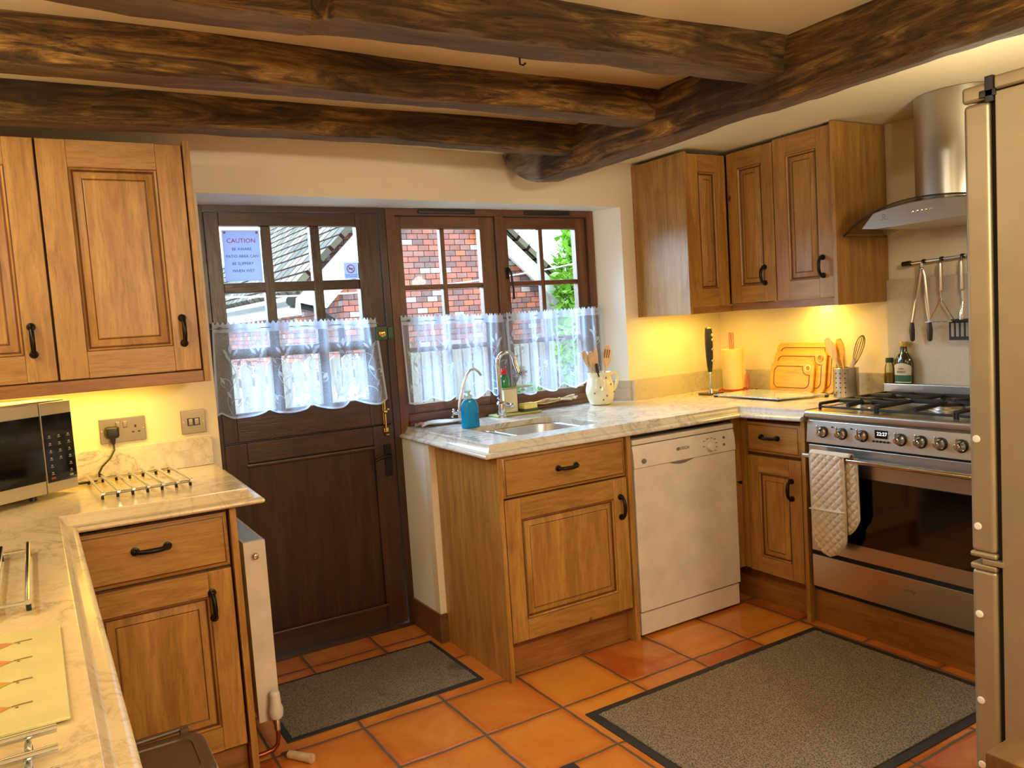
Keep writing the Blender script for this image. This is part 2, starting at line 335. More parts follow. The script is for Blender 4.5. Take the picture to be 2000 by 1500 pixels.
def obj(name,g,mats,parent=None,smooth=40,bev=0,label=None,centre=None):
    """world-space geometry -> one mesh object; children hang off their thing"""
    bmesh.ops.recalc_face_normals(g.b,faces=g.b.faces)
    me=bpy.data.meshes.new(name)
    if parent is not None: bmesh.ops.transform(g.b,matrix=ROOT[parent.name].inverted(),verts=g.b.verts)
    elif centre is not None: bmesh.ops.transform(g.b,matrix=Matrix.Translation(-Vector(centre)),verts=g.b.verts)
    g.b.to_mesh(me); g.b.free()
    o=link(name,me,mats,parent)
    if parent is None and centre is not None: o.location=centre; ROOT[o.name]=Matrix.Translation(Vector(centre))
    if smooth:
        me.polygons.foreach_set('use_smooth',[True]*len(me.polygons)); me.set_sharp_from_angle(angle=R(smooth))
    if smooth and smooth<90 and len(me.polygons)<4000: w=o.modifiers.new('w','WEIGHTED_NORMAL'); w.keep_sharp=True; w.weight=100
    if bev:
        b=o.modifiers.new('b','BEVEL'); b.width=bev; b.segments=2; b.limit_method='ANGLE'; b.angle_limit=R(40)
    if label: o['label']=label
    return o
def struct(name,g,mats,**k):
    o=obj(name,g,mats,**k); o['kind']='structure'; return o
def text(name,s,size,M,mat,parent,extr=.0003,align='CENTER'):
    cu=bpy.data.curves.new(name,'FONT'); cu.body=s; cu.size=size; cu.extrude=extr; cu.align_x=align; cu.align_y='CENTER'; cu.resolution_u=2
    tmp=bpy.data.objects.new(name+'_tmp',cu); COL.objects.link(tmp); bpy.context.view_layer.update()
    me=bpy.data.meshes.new_from_object(tmp.evaluated_get(bpy.context.evaluated_depsgraph_get())); bpy.data.objects.remove(tmp)
    me.transform(ROOT[parent.name].inverted()@M); me.materials.clear(); me.name=name
    return link(name,me,mat,parent)
def faceY(x,y,z): # frame facing -Y : u=+X v=+Z out=-Y
    return Matrix(((1,0,0,x),(0,0,-1,y),(0,1,0,z),(0,0,0,1)))
def faceX(x,y,z): # frame facing -X : u=-Y v=+Z out=-X
    return Matrix(((0,0,-1,x),(-1,0,0,y),(0,1,0,z),(0,0,0,1)))
def arc(c,r,a0,a1,n,fn): return [fn(c[0]+r*math.cos(a0+(a1-a0)*i/n),c[1]+r*math.sin(a0+(a1-a0)*i/n)) for i in range(n+1)]
def rrect(w,h,r,n=5,x=0,y=0):
    p=[]
    for cx,cy,a in ((w/2-r,h/2-r,0),(-w/2+r,h/2-r,PI/2),(-w/2+r,-h/2+r,PI),(w/2-r,-h/2+r,1.5*PI)):
        p+=[(x+cx+r*math.cos(a+PI/2*i/n),y+cy+r*math.sin(a+PI/2*i/n)) for i in range(n+1)]
    return p
# ================================================================= ROOM SHELL
CZ=2.165
def wy(x): return 3.15 if x<.583 else 3.15+.062*(x-.583)
g=G(); g.box(-2.6,3.5,-2.2,3.62,-.08,0); struct('floor',g,tileM,smooth=0)
g=G(); g.box(-2.6,3.5,-2.2,3.62,CZ,CZ+.1); struct('ceiling',g,plC,smooth=0)
g=G(); g.box(-2.7,-2.6,-2.2,3.62,0,CZ); struct('wall_left',g,plW,smooth=0)
g=G(); g.box(3.40,3.5,-2.2,3.62,0,CZ); struct('wall_right',g,plW,smooth=0)
g=G(); g.box(-2.6,3.4,-2.3,-2.2,0,CZ); struct('wall_front',g,plW,smooth=0)
g=G(); xy=lambda x,y,z:(x,y,z)
g.prism([(-2.6,3.15),(.583,3.15),(.63,3.5),(.63,3.6),(-2.6,3.6)],xy,0,CZ)
g.prism([(.583,wy(.583)),(2.68,wy(2.68)),(2.68,3.6),(.583,3.6)],xy,1.941,CZ)
g.prism([(2.68,wy(2.68)),(3.4,wy(3.4)),(3.4,3.6),(2.61,3.6),(2.61,3.45)],xy,0,CZ)
g.prism([(1.436,3.19),(2.70,3.25),(2.70,3.6),(1.436,3.6)],xy,0,.885)
g.prism([(1.436,3.19),(1.436,3.14),(1.50,3.14),(1.50,3.19)],xy,0,.885)
wb=struct('wall_back',g,[plW,plR],smooth=0)
for p in wb.data.polygons:
    n=p.normal; c=p.center
    if (n.z<-.9 and c.z>1.9) or (c.y>3.3 and abs(n.x)>.5): p.material_index=1  # soffit and reveal sides use the whiter plaster colour
g=G(); g.box(1.425,1.437,3.13,3.46,0,.13,bev=.003); g.box(1.425,1.465,3.128,3.141,0,.13,bev=.003); struct('baseboard_back',g,skirtm)
# ---------------------------------------------------------------- beams
def beam(name,axis,x0,x1,sec,amp,mat,shape=None,label=None,seed=0,n=150):
    """sec(t)->list of (perp,z) corners; rounded and hewn"""
    g=G(); rings=[]
    for i in range(n+1):
        t=i/n; a=x0+(x1-x0)*t; c=sec(a); m=len(c); pts=[]
        for j in range(m):
            p,q=Vector(c[j]),Vector(c[(j+1)%m])
            for k in range(7): pts.append(p.lerp(q,k/7))
        cx=sum((p for p in pts),Vector((0,0)))/len(pts); ring=[]
        for j,p in enumerate(pts):
            P=Vector((a*2.2,p.x*7,p.y*7)); d=noise.fractal(P+Vector((seed,0,0)),1,2,4)*amp+noise.noise(Vector((a*13,p.x*30,p.y*30+seed)))*amp*.35
            q=cx+(p-cx)*(1+d/max(.03,(p-cx).length)*1.0)
            if p.y>=CZ-.001: q.y=max(q.y,CZ+.004)
            ring.append(g.v((a,q.x,q.y) if axis=='X' else (q.x,a,q.y)))
        rings.append(ring)
    for A,B in zip(rings,rings[1:]):
        for j in range(len(A)): g.f((A[j],A[(j+1)%len(A)],B[(j+1)%len(B)],B[j]))
    g.f(rings[0][::-1]); g.f(rings[-1])
    o=obj(name,g,mat,smooth=50); tag(o,label,'beam','old ceiling timbers'); return o
def joist(yf,yb,zb,wig=.01,notch=None):
    def s(x):
        w=wig*math.sin(x*2.3+yf*5)+wig*.6*math.sin(x*5.1+yf); dz=.008*math.sin(x*3.1+yf*2)
        a,b,z=yf+w,yb+w,zb+dz
        if notch: a,b,z=notch(x,a,b,z)
        return [(a+.012,CZ+.006),(a+.004,CZ-.02),(a-.010,z+.03),(a-.012,z+.010),(a-.002,z),(b-.022,z),(b-.008,z+.02),(b+.01,CZ+.006)]
    return s
beam('ceiling_joist','X',-2.6,1.97,joist(2.665,2.755,2.052),.008,beamX,label='old dark ceiling joist nearest the back wall and door',seed=1)
beam('ceiling_joist','X',-2.6,1.985,joist(2.145,2.245,2.050),.010,beamX,label='old dark ceiling joist in the middle of the three',seed=5)
def nt(x,a,b,z):
    if x<.58: return a+.055,b+.05,z+.014
    if x>1.5: k=min(1,(x-1.5)/.4); return a-.035*k,b-.03*k,z-.004
    return a,b,z
beam('ceiling_joist','X',-2.6,1.975,joist(1.63,1.745,2.045,.006,nt),.009,beamX,label='old ceiling joist furthest from the back wall, with a notched step',seed=9)
def mainsec(y):
    k=max(0,(y-2.86)/.36); e=k*k*.14; w=.0+max(0,(y-3.0)/.2)*.02
    wv=.012*math.sin(y*2.1+1)
    return [(1.975+wv,CZ+.006),(1.955+wv,CZ-.03),(1.925+wv+w,2.02+e),(1.935+wv+w,1.985+e),(1.96+wv,1.972+e),(2.04+wv,1.982+e*.8),(2.06+wv,2.0+e*.7),(2.09+wv,CZ+.006)]
beam('main_ceiling_beam','Y',-2.2,3.225,mainsec,.009,beamY,label='massive old oak cross beam running from the window wall towards the viewer',seed=3,n=220)
g=G(); g.tube([(1.112,1.72,2.06),(1.112,1.72,2.03),(1.115,1.71,2.025),(1.12,1.705,2.03)],.0025,6); tag(obj('iron_hook',g,iron),'small iron nail hook under the joist furthest from the window','hook')
# ================================================================= DOOR + WINDOW
def pane_grid(g,x0,x1,z0,z1,y0,y1,cols,rows,bar,m=0):
    pass
def glazed(parent,name,x0,x1,z0,z1,yf,th,sl,sr,rt,rb,cols,rows,bar,matv,math_):
    """glazed leaf: stiles, rails, glazing bars; cols/rows = opening edges"""
    g=G()
    g.box(x0,x0+sl,yf,yf+th,z0,z1,0,bev=.003); g.box(x1-sr,x1,yf,yf+th,z0,z1,0,bev=.003)
    g.box(x0+sl,x1-sr,yf+.001,yf+th,z1-rt,z1,1,bev=.003); g.box(x0+sl,x1-sr,yf+.001,yf+th,z0,z0+rb,1,bev=.003)
    for x in cols: g.box(x-bar/2,x+bar/2,yf+.004,yf+th-.004,z0+rb,z1-rt,0,bev=.004)
    for z in rows: g.box(x0+sl,x1-sr,yf+.0045,yf+th-.0045,z-bar/2,z+bar/2,1,bev=.004)
    l=obj(name,g,[matv,math_],parent)
    g=G(); g.box(x0+sl,x1-sr,yf+th/2-.002,yf+th/2+.002,z0+rb,z1-rt); obj('glass_pane',g,pane,l,smooth=0); return l
D=thing('door_1','dark brown stable door with glazed upper leaf and panelled lower leaf','door',(1.03,3.45,0),kind='structure')
up=glazed(D,'upper_leaf',.652,1.400,.962,1.915,3.43,.045,.058,.105,.057,.122,[.897,1.107],[1.603,1.330],.042,darkW,darkH)
g=G(); x0,x1,z0,z1=.652,1.400,.022,.955; g.box(x0,x1,3.455,3.478,.93,.985,1)
g.box(x0,x0+.09,3.43,3.475,z0,z1,0,bev=.003); g.box(x1-.10,x1,3.43,3.475,z0,z1,0,bev=.003)
g.box(x0+.09,x1-.10,3.431,3.475,z1-.085,z1,1,bev=.003); g.box(x0+.09,x1-.10,3.431,3.475,z0,z0+.09,1,bev=.003)
for i in range(5):
    a=x0+.085+(x1-x0-.18)/5*i; g.box(a,a+(x1-x0-.18)/5-.0006,3.447,3.465,z0+.05,z1-.05,0,bev=.0008)
g.box(x0+.08,x1-.09,3.425,3.44,z0+.088,z0+.108,1,bev=.006); g.box(x0+.08,x1-.09,3.4265,3.44,z1-.105,z1-.088,1,bev=.005)
lo=obj('lower_leaf',g,[darkW,darkH],D)
g=G(); g.box(.612,.650,3.425,3.53,0,1.940,bev=.003); g.box(1.403,1.437,3.425,3.53,0,1.940,bev=.003); g.box(.65,1.403,3.425,3.53,1.918,1.940,1); g.box(.61,1.437,3.42,3.6,-.01,.018,1,bev=.003); obj('door_frame',g,[darkW,darkH],D)
g=G(); g.box(1.340,1.395,3.398,3.43,1.345,1.408,bev=.004); g.box(1.398,1.424,3.400,3.426,1.348,1.404,bev=.004); lk=obj('rim_lock',g,lockg,D,label='green painted rim lock')
g=G(); g.lathe([(.016,0),(.017,-.004),(.009,-.007),(.013,-.012),(.006,-.016)],(1.369,3.398,1.376),20,axis='Y'); obj('lock_knob',g,brass,lk)
g=G(); g.box(1.345,1.379,3.422,3.43,.722,.868,bev=.002); pl=obj('handle_plate',g,iron,D)
g=G(); g.cyl((1.360,3.425,.818),(1.360,3.385,.818),.008); g.tube([(1.362,3.387,.819),(1.33,3.382,.820),(1.30,3.385,.812),(1.285,3.39,.806)],[.008,.007,.007,.010],10); obj('lever_handle',g,iron,pl)
g=G(); g.box(1.350,1.366,3.418,3.43,.96,1.075,bev=.002); g.tube([(1.358,3.412,1.07),(1.358,3.412,.93)],.005,10); g.sphere((1.358,3.405,1.02),.010); g.sphere((1.372,3.405,1.03),.007)
g.box(1.348,1.372,3.416,3.428,.925,.945,bev=.003); g.lathe([(.004,-.012),(.011,-.008),(.011,-.002),(.006,.002)],(1.362,3.412,.92),14); obj('door_bolt',g,brass,D,label='polished brass bolt')
# signs stuck on the panes: things of their own
def sheet(name,x0,x1,z0,z1,y,mat,label,cat): 
    t=thing(name,label,cat,((x0+x1)/2,y,z0)); g=G(); g.box(x0,x1,y-.0012,y,z0,z1); obj('card',g,mat,t,smooth=0); return t
t=NT('backlit_paper'); df=t.n('ShaderNodeBsdfDiffuse'); df.inputs[0].default_value=(.62,.66,.76,1); tl=t.n('ShaderNodeBsdfTranslucent'); tl.inputs[0].default_value=(.42,.50,.70,1); mx=t.n('ShaderNodeMixShader'); mx.inputs[0].default_value=.55; t.l(df.outputs[0],mx.inputs[1]); t.l(tl.outputs[0],mx.inputs[2]); t.l(mx.outputs[0],t.out.inputs[0]); whitecard=t.m
S=sheet('caution_sign',.722,.873,1.632,1.842,3.4485,whitecard,'white CAUTION patio notice taped in the top left door pane','sign')
for i,(s,m,sz) in enumerate([('CAUTION',redink,.026),('BE AWARE',ink,.0165),('PATIO AREA CAN',ink,.0165),('BE SLIPPERY',ink,.0165),('WHEN WET',ink,.0165)]):
    text('lettering',s,sz,faceY(.797,3.4470,1.798-.030*i-(.004 if i else 0)),m,S)
for x in (.732,.863):
    g=G(); g.lathe([(.005,0),(.005,-.003)],(x,3.447,1.832),12,axis='Y'); obj('suction_pad',g,greyp,S)
S=sheet('no_smoking_sign',1.232,1.294,1.628,1.700,3.4485,whitecard,'small no smoking notice in the top right door pane','sign')
g=G(); g.tube([(1.263+.017*math.cos(a),3.4468,1.672+.017*math.sin(a)) for a in [2*PI*i/24 for i in range(24)]],.0018,6,closed=True); g.tube([(1.251,3.4468,1.684),(1.275,3.4468,1.660)],.0016,6); obj('prohibition_ring',g,redink,S)
g=G(); g.box(1.252,1.274,3.4466,3.4472,1.670,1.674); obj('cigarette_symbol',g,ink,S)
text('lettering','THANK YOU FOR',.0075,faceY(1.263,3.4470,1.645),ink,S); text('lettering','NOT SMOKING',.0075,faceY(1.263,3.4470,1.637),ink,S)
# window
Wn=thing('window_1','brown wooden two light casement window above the sink','window',(2.04,3.45,.95),kind='structure')
g=G(); g.box(1.438,1.482,3.425,3.53,.885,1.940,0,bev=.003); g.box(2.568,2.612,3.425,3.53,.935,1.940,0,bev=.003); g.box(2.012,2.062,3.428,3.53,.95,1.93,0,bev=.003)
g.box(1.48,2.57,3.426,3.53,1.908,1.940,1,bev=.003); g.box(1.48,2.57,3.420,3.53,.945,.99,1,bev=.004); g.box(1.476,2.58,3.405,3.45,.936,.955,1,bev=.003)
obj('window_frame',g,[winW,winH],Wn)
c1=glazed(Wn,'casement',1.484,2.010,.992,1.906,3.440,.04,.034,.080,.056,.040,[1.727],[1.578,1.287],.024,winW,winH)
c2=glazed(Wn,'casement',2.064,2.566,.985,1.906,3.440,.04,.022,.066,.056,.040,[2.286],[1.578,1.287],.024,winW,winH)
g=G(); g.box(1.60,1.90,3.416,3.426,1.917,1.935,bev=.004); obj('trickle_vent',g,blk,Wn); g=G(); g.box(2.18,2.46,3.416,3.426,1.917,1.935,bev=.004); obj('trickle_vent',g,blk,Wn)
g=G(); g.box(2.056,2.074,3.425,3.44,1.60,1.66,bev=.003); g.tube([(2.064,3.43,1.64),(2.060,3.405,1.65),(2.066,3.395,1.63),(2.078,3.40,1.55),(2.080,3.405,1.50)],[.006,.007,.006,.005,.007],8); obj('window_catch',g,iron,c2)
# ---------------------------------------------------------------- curtains
def curtain(name,label,cx0,cx1,zt,zt2,zb,nf,seed,y=3.398,amp=.016,flare=0):
    rn=random.Random(seed); ph=[rn.uniform(0,6.28) for _ in range(4)]; nu,nv=200,40
    t=thing(name,label,'curtain',((cx0+cx1)/2,y,zb),group='lace cafe curtains')
    def S(u,v,off=0): # v 0 bottom ..1 top
        f=flare*(1-v); x=cx0-(.0 if u>.5 else 0)+(cx1-cx0)*u + f*(u-.5)*2*.5
        w=math.sin(2*PI*nf*u+ph[0])*.7+math.sin(2*PI*nf*1.7*u+ph[1])*.4+.3*math.sin(2*PI*nf*3.1*u+ph[2])
        w2=w*(.55+.45*v)+.4*math.sin(2*PI*nf*.6*u+ph[3])*(1-v)
        yy=y+w2*amp-off; zt_=zt+(zt2-zt)*u
        sc=abs(math.sin(PI*(nf*.9)*u+ph[1]))*.036
        zb_=zb-sc+.012
        z=zb_+(zt_-zb_)*v - .006*math.sin(2*PI*nf*u+ph[2])*(1-v)
        if v>.999: z+=.006*math.sin(2*PI*nf*8*u)
        x+=.012*math.sin(2*PI*nf*u+ph[3])*(1-v)
        return Vector((x,yy,z))
    g=G(); g.grid(lambda u,v:S(u,v),nu,nv); obj('voile',g,voile,t,smooth=180)
    # gathered heading and hem: denser cloth
    g=G(); g.grid(lambda u,v:S(u,.90+.10*v,.0012),nu,4); g.grid(lambda u,v:S(u,.0+.022*v,.0012),nu,2)
    g.grid(lambda u,v:S(.000+.012*u,v,.0012),2,nv); g.grid(lambda u,v:S(.988+.012*u,v,.0012),2,nv)
    # embroidered vines with leaves
    W_=cx1-cx0; H_=zt-zb
    def P(a,b): return S(min(.99,max(.01,a)),min(.89,max(.02,b)),.0018)
    def ribbon(pts,w):
        for (a,b),(c,d) in zip(pts,pts[1:]):
            dx,dy=(c-a)*W_,(d-b)*H_; L=math.hypot(dx,dy)
            if L<1e-6: continue
            nx,ny=-dy/L*w/W_,dx/L*w/H_
            g.f([g.v(P(a-nx,b-ny)),g.v(P(a+nx,b+ny)),g.v(P(c+nx,d+ny)),g.v(P(c-nx,d-ny))])
    def leaf(a,b,ang,L,w):
        ca,sa=math.cos(ang),math.sin(ang); pts=[]
        K=7; up_=[];dn_=[]
        for i in range(K+1):
            s=i/K; wd=math.sin(PI*s)**.8*w
            for lst,sg in ((up_,1),(dn_,-1)):
                px,py=s*L*ca-sg*wd*sa, s*L*sa+sg*wd*ca; lst.append((a+px/W_,b+py/H_))
        for i in range(K):
            g.f([g.v(P(*up_[i])),g.v(P(*up_[i+1])),g.v(P(*dn_[i+1])),g.v(P(*dn_[i]))])
    k=max(2,int(W_/.115))
    for i in range(k):
        a0=(i+.5)/k+rn.uniform(-.02,.02); sg=1 if rn.random()<.5 else -1
        pts=[(a0+sg*(.022/W_)*math.sin(j/9*3.6),.04+.62*j/18) for j in range(19)]; ribbon(pts,.0013)
        for q in range(3):
            b0=.14+.2*q+rn.uniform(-.03,.03); r0=.024+.008*rn.random(); s2=sg*(1 if q%2 else -1)
            sp=[]
            for j in range(22):
                th=j/21*4.6; rr=r0*(1-j/21*.62); sp.append((a0+s2*(r0-rr*math.cos(th))/W_*1.0,b0+rr*math.sin(th)/H_))
            ribbon(sp,.0014); leaf(a0+s2*(r0*1.1)/W_,b0,R(60) if s2>0 else R(120),.030,.006)
            leaf(a0,b0+.06,R(50) if s2<0 else R(130),.034,.0065)
        leaf(a0,.68,R(90),.038,.007); leaf(a0+.01/W_,.66,R(50),.032,.006); leaf(a0-.01/W_,.66,R(130),.032,.006)
    obj('embroidery',g,embro,t,smooth=180)
    g=G(); g.tube([(cx0-.012,3.404,zt-.022),(cx1+.012,3.404,zt2-.022)],.0016,6); g.sphere((cx0+.03,3.395,zt-.022),.006,6,sc=(1.6,1,1)); obj('curtain_wire',g,greyp,t); return t
curtain('lace_curtain','white embroidered voile cafe curtain hung on the glazed stable door',.640,1.345,1.462,1.444,1.085,4.4,2,flare=.045)
curtain('lace_curtain','white voile cafe curtain over the left casement behind the tap',1.470,2.030,1.447,1.428,1.055,4.2,4,flare=.0)
curtain('lace_curtain','white voile cafe curtain over the right casement behind the jug',2.010,2.605,1.432,1.436,1.045,4.6,6,y=3.390)
# ================================================================= CABINETS
def handle(parent,P,d,n,L=.085,name='handle'):
    """black iron bow handle: P centre on the face, d direction along, n outward"""
    P,d,n=Vector(P),Vector(d).normalized(),Vector(n).normalized(); g=G(); q=n.cross(d)
    for s in (-1,1):
        c=P+d*s*L/2; 
        g.tube([c,c+n*.004,c+n*.007],[.0125,.0125,.006],16)
        g.tube([c+n*.004,c+n*.014],[.006,.006],10)
        g.sphere(c+n*.012,.0095,8)
    pts=[P+d*(L/2*math.cos(PI-PI*i/14))+n*(.012+.020*math.sin(PI*i/14)) for i in range(15)]
    g.tube(pts,[.0055+.002*math.sin(PI*i/14) for i in range(15)],10); return obj(name,g,iron,parent)
def panel_door(M,w,h,parent,hz='X',sw=.062,rw=None,t=.02,name='door',flatdrawer=False):
    g=G(M); rw=rw or sw; mh={'X':oakX,'Y':oakY}[hz]
    if flatdrawer:
        g.box(0,w,0,h,0,t-.006,1,bev=.002); loops=[(0,t-.008),(.010,t-.001),(.014,t),(.018,t)]
        mats=[1,2,1]
        ring=[[g.v((a,a,z)),g.v((w-a,a,z)),g.v((w-a,h-a,z)),g.v((a,h-a,z))] for a,z in loops]
        for (A,B),m in zip(zip(ring,ring[1:]),mats):
            for j in range(4): g.f((A[j],A[(j+1)%4],B[(j+1)%4],B[j]),m)
        g.f(ring[-1],1); return obj(name,g,[oakZ,mh,groove],parent,smooth=30)
    g.box(0,sw,0,h,0,t,0,bev=.003); g.box(w-sw,w,0,h,0,t,0,bev=.003); g.box(sw,w-sw,0,rw,.0,t-.0004,1,bev=.0008); g.box(sw,w-sw,h-rw,h,.0,t-.0004,1,bev=.0008)
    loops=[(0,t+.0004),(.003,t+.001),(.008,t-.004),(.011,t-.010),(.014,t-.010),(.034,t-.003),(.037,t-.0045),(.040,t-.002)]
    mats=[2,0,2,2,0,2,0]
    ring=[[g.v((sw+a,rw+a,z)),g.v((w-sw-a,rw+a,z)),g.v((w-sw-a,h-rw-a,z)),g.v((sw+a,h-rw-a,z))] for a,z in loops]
    for (A,B),m in zip(zip(ring,ring[1:]),mats):
        for j in range(4): g.f((A[j],A[(j+1)%4],B[(j+1)%4],B[j]),m)
    g.f(ring[-1],0); g.box(sw*.5,w-sw*.5,rw*.5,h-rw*.5,0,.006,0)
    return obj(name,g,[oakZ,mh,groove],parent,smooth=30)
nY=(0,-1,0); nX=(-1,0,0)
# --- sink base unit
T=thing('base_cabinet','oak sink base cabinet with drawer and door beside the dishwasher','cabinet',(1.78,2.9,0))
g=G(); g.box(1.466,1.484,2.600,3.138,0,.884,bev=.001); obj('side_panel',g,oakZ,T)
g=G(); g.box(2.088,2.110,2.597,3.15,0,.884,bev=.001); obj('side_panel',g,oakZ,T)
g=G(); g.box(1.486,2.086,2.625,3.12,.13,.70); obj('carcass',g,groove,T,smooth=0)
g=G(); g.box(1.486,2.086,2.655,2.672,0,.15); obj('plinth',g,kick,T,smooth=0)
d=panel_door(faceY(1.488,2.622,.720),.594,.160,T,flatdrawer=True,name='drawer'); handle(d,(1.785,2.602,.803),(1,0,0),nY)
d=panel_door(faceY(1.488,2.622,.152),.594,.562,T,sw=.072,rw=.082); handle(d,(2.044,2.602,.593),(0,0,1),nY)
# --- right wall base unit + corner post + range panel
T=thing('base_cabinet','narrow oak base cabinet with drawer between dishwasher and cooker','cabinet',(3.1,2.45,0))
g=G(); g.box(2.795,3.38,2.272,2.292,0,.884,bev=.001); obj('side_panel',g,oakZ,T)
g=G(); g.box(2.826,3.38,2.30,2.90,.13,.87); obj('carcass',g,groove,T,smooth=0)
g=G(); g.box(2.858,2.875,2.292,2.90,0,.16); obj('plinth',g,kickY,T,smooth=0)
d=panel_door(faceX(2.820,2.604,.722),.304,.140,T,hz='Y',flatdrawer=True,name='drawer'); handle(d,(2.800,2.465,.797),(0,1,0),nX,.088)
d=panel_door(faceX(2.820,2.604,.162),.304,.545,T,hz='Y',sw=.066,rw=.075); handle(d,(2.800,2.352,.575),(0,0,1),nX,.078)
T=thing('corner_post','oak corner filler post with a small black knob, right of dishwasher','cabinet filler',(2.80,2.66,0))
g=G(); g.box(2.745,2.80,2.640,2.86,.165,.884,bev=.002); g.box(2.802,2.818,2.609,2.70,.165,.884,bev=.002); obj('post',g,oakZ,T)
g=G(); g.lathe([(.003,0),(.004,-.012),(.008,-.016),(.008,-.022),(.004,-.025)],(2.772,2.640,.576),14,axis='Y'); obj('knob',g,iron,T)
# --- left base unit
T=thing('base_cabinet','oak base cabinet with drawer and door beside the white radiator','cabinet',(.27,2.85,0))
g=G(); g.box(.478,.498,2.542,3.14,0,.884,bev=.001); obj('side_panel',g,oakZ,T)
g=G(); g.box(.0,.476,2.575,3.14,.11,.87); obj('carcass',g,groove,T,smooth=0)
g=G(); g.box(.0,.476,2.60,2.617,0,.12); obj('plinth',g,kick,T,smooth=0)
d=panel_door(faceY(.030,2.570,.702),.440,.165,T,flatdrawer=True,name='drawer'); handle(d,(.252,2.550,.797),(1,0,0),nY,.088)
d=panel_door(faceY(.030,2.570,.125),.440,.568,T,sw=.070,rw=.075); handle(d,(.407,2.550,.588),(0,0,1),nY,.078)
T=thing('peninsula_cabinet','oak cabinet run under the left worktop','cabinet',(-.3,1.2,0))
g=G(); g.box(-.6,-.03,-.55,2.52,.10,.884); g.box(-.6,-.09,-.55,2.52,0,.10,1); obj('carcass',g,[oakZ,kickY],T,smooth=0)
# --- left wall cupboards
T=thing('wall_cupboard','oak wall cupboard with two panelled doors above the microwave','cupboard',(.05,2.97,1.26))
g=G(); g.box(.488,.508,2.79,3.149,1.262,2.045,bev=.001); obj('side_panel',g,oakZ,T)
g=G(); g.box(-.45,.488,2.822,3.149,1.30,2.035); obj('carcass',g,groove,T,smooth=0)
g=G(); g.box(-.45,.488,2.80,2.822,1.262,1.300,bev=.003); obj('pelmet',g,kick,T)
d=panel_door(faceY(.074,2.820,1.304),.410,.728,T,sw=.080,rw=.082); handle(d,(.437,2.80,1.434),(0,0,1),nY,.082)
d=panel_door(faceY(-.350,2.820,1.304),.418,.728,T,sw=.080,rw=.082); handle(d,(.012,2.80,1.430),(0,0,1),nY,.082)
# --- right wall cupboards
T=thing('corner_wall_cupboard','oak corner wall cupboard with a narrow door, right of the window','cupboard',(3.0,3.05,1.37))
g=G(); g.prism([(2.768,2.893),(2.786,2.893),(2.786,wy(2.786)-.001),(2.768,wy(2.768)-.001)],xy,1.368,2.148); obj('side_panel',g,oakZ,T,smooth=0)
g=G(); g.prism([(2.787,2.918),(3.39,2.918),(3.39,wy(3.39)-.004),(2.787,wy(2.787)-.004)],xy,1.405,2.14); obj('carcass',g,groove,T,smooth=0)
g=G(); g.box(2.787,3.066,2.897,2.917,1.368,1.400,bev=.003); obj('pelmet',g,kick,T)
panel_door(faceY(2.788,2.917,1.403),.256,.738,T,sw=.072,rw=.085)
T=thing('wall_cupboard','oak double wall cupboard beside the extractor hood','cupboard',(3.2,2.58,1.37))
g=G(); g.box(3.035,3.398,2.262,2.282,1.370,2.160,bev=.001); obj('side_panel',g,oakZ,T)
g=G(); g.box(3.071,3.398,2.284,2.890,1.408,2.150); obj('carcass',g,groove,T,smooth=0)
g=G(); g.box(3.050,3.070,2.284,2.890,1.370,1.404,bev=.003); obj('pelmet',g,kickY,T)
d=panel_door(faceX(3.069,2.892,1.407),.283,.738,T,hz='Y',sw=.068,rw=.082); handle(d,(3.049,2.672,1.533),(0,0,1),nX,.075)
d=panel_door(faceX(3.069,2.604,1.407),.312,.745,T,hz='Y',sw=.074,rw=.086); handle(d,(3.049,2.344,1.545),(0,0,1),nX,.080)
# ================================================================= WORKTOPS
PROF=[(0,.935),(.003,.9335),(.004,.929),(.004,.923),(.008,.919),(.013,.914),(.016,.909),(.018,.907),(.030,.9065),(.038,.904),(.043,.899),(.044,.893),(.041,.888),(.034,.885),(.0,.885)]
def worktop(name,label,outline,nf,hole=None,mat=marb):
    """outline: polygon, its first nf points form the moulded front path (open)"""
    t=thing(name,label,'worktop',(*outline[0],.885)); g=G()
    def fill(z):
        vs=[g.v((x,y,z)) for x,y in outline]; es=[g.b.edges.new((vs[i],vs[(i+1)%len(vs)])) for i in range(len(vs))]
        hs=[]
        if hole: hs=[g.v((x,y,z)) for x,y in hole]; es+=[g.b.edges.new((hs[i],hs[(i+1)%len(hs)])) for i in range(len(hs))]
        bmesh.ops.triangle_fill(g.b,use_beauty=True,use_dissolve=False,edges=es); return vs,hs
    a,ha=fill(.935); b,hb=fill(.885)
    for i in range(nf-1,len(outline)): j=(i+1)%len(outline); g.f((a[i],a[j],b[j],b[i]))
    if hole:
        for i in range(len(hole)): j=(i+1)%len(hole); g.f((ha[i],ha[j],hb[j],hb[i]))
    rows=[]
    P=[Vector(p) for p in outline[:nf]]
    area=sum(outline[i][0]*outline[(i+1)%len(outline)][1]-outline[(i+1)%len(outline)][0]*outline[i][1] for i in range(len(outline)))
    sg=1 if area>0 else -1
    for i,p in enumerate(P):
        ds=[]
        if i>0: ds.append((P[i]-P[i-1]).normalized())
        if i<nf-1: ds.append((P[i+1]-P[i]).normalized())
        ns=[Vector((d.y,-d.x))*sg for d in ds]; n=sum(ns,Vector((0,0))); n=n.normalized(); n=n/max(.3,n.dot(ns[0]))
        rows.append([g.v((p.x+n.x*o,p.y+n.y*o,z)) for o,z in PROF])
    for A,B in zip(rows,rows[1:]):
        for j in range(len(A)-1): g.f((A[j],A[j+1],B[j+1],B[j]))
    for r in (rows[0],rows[-1]): g.f(r)
    bmesh.ops.remove_doubles(g.b,verts=g.b.verts,dist=.0001)
    obj('slab',g,mat,t,smooth=35); return t
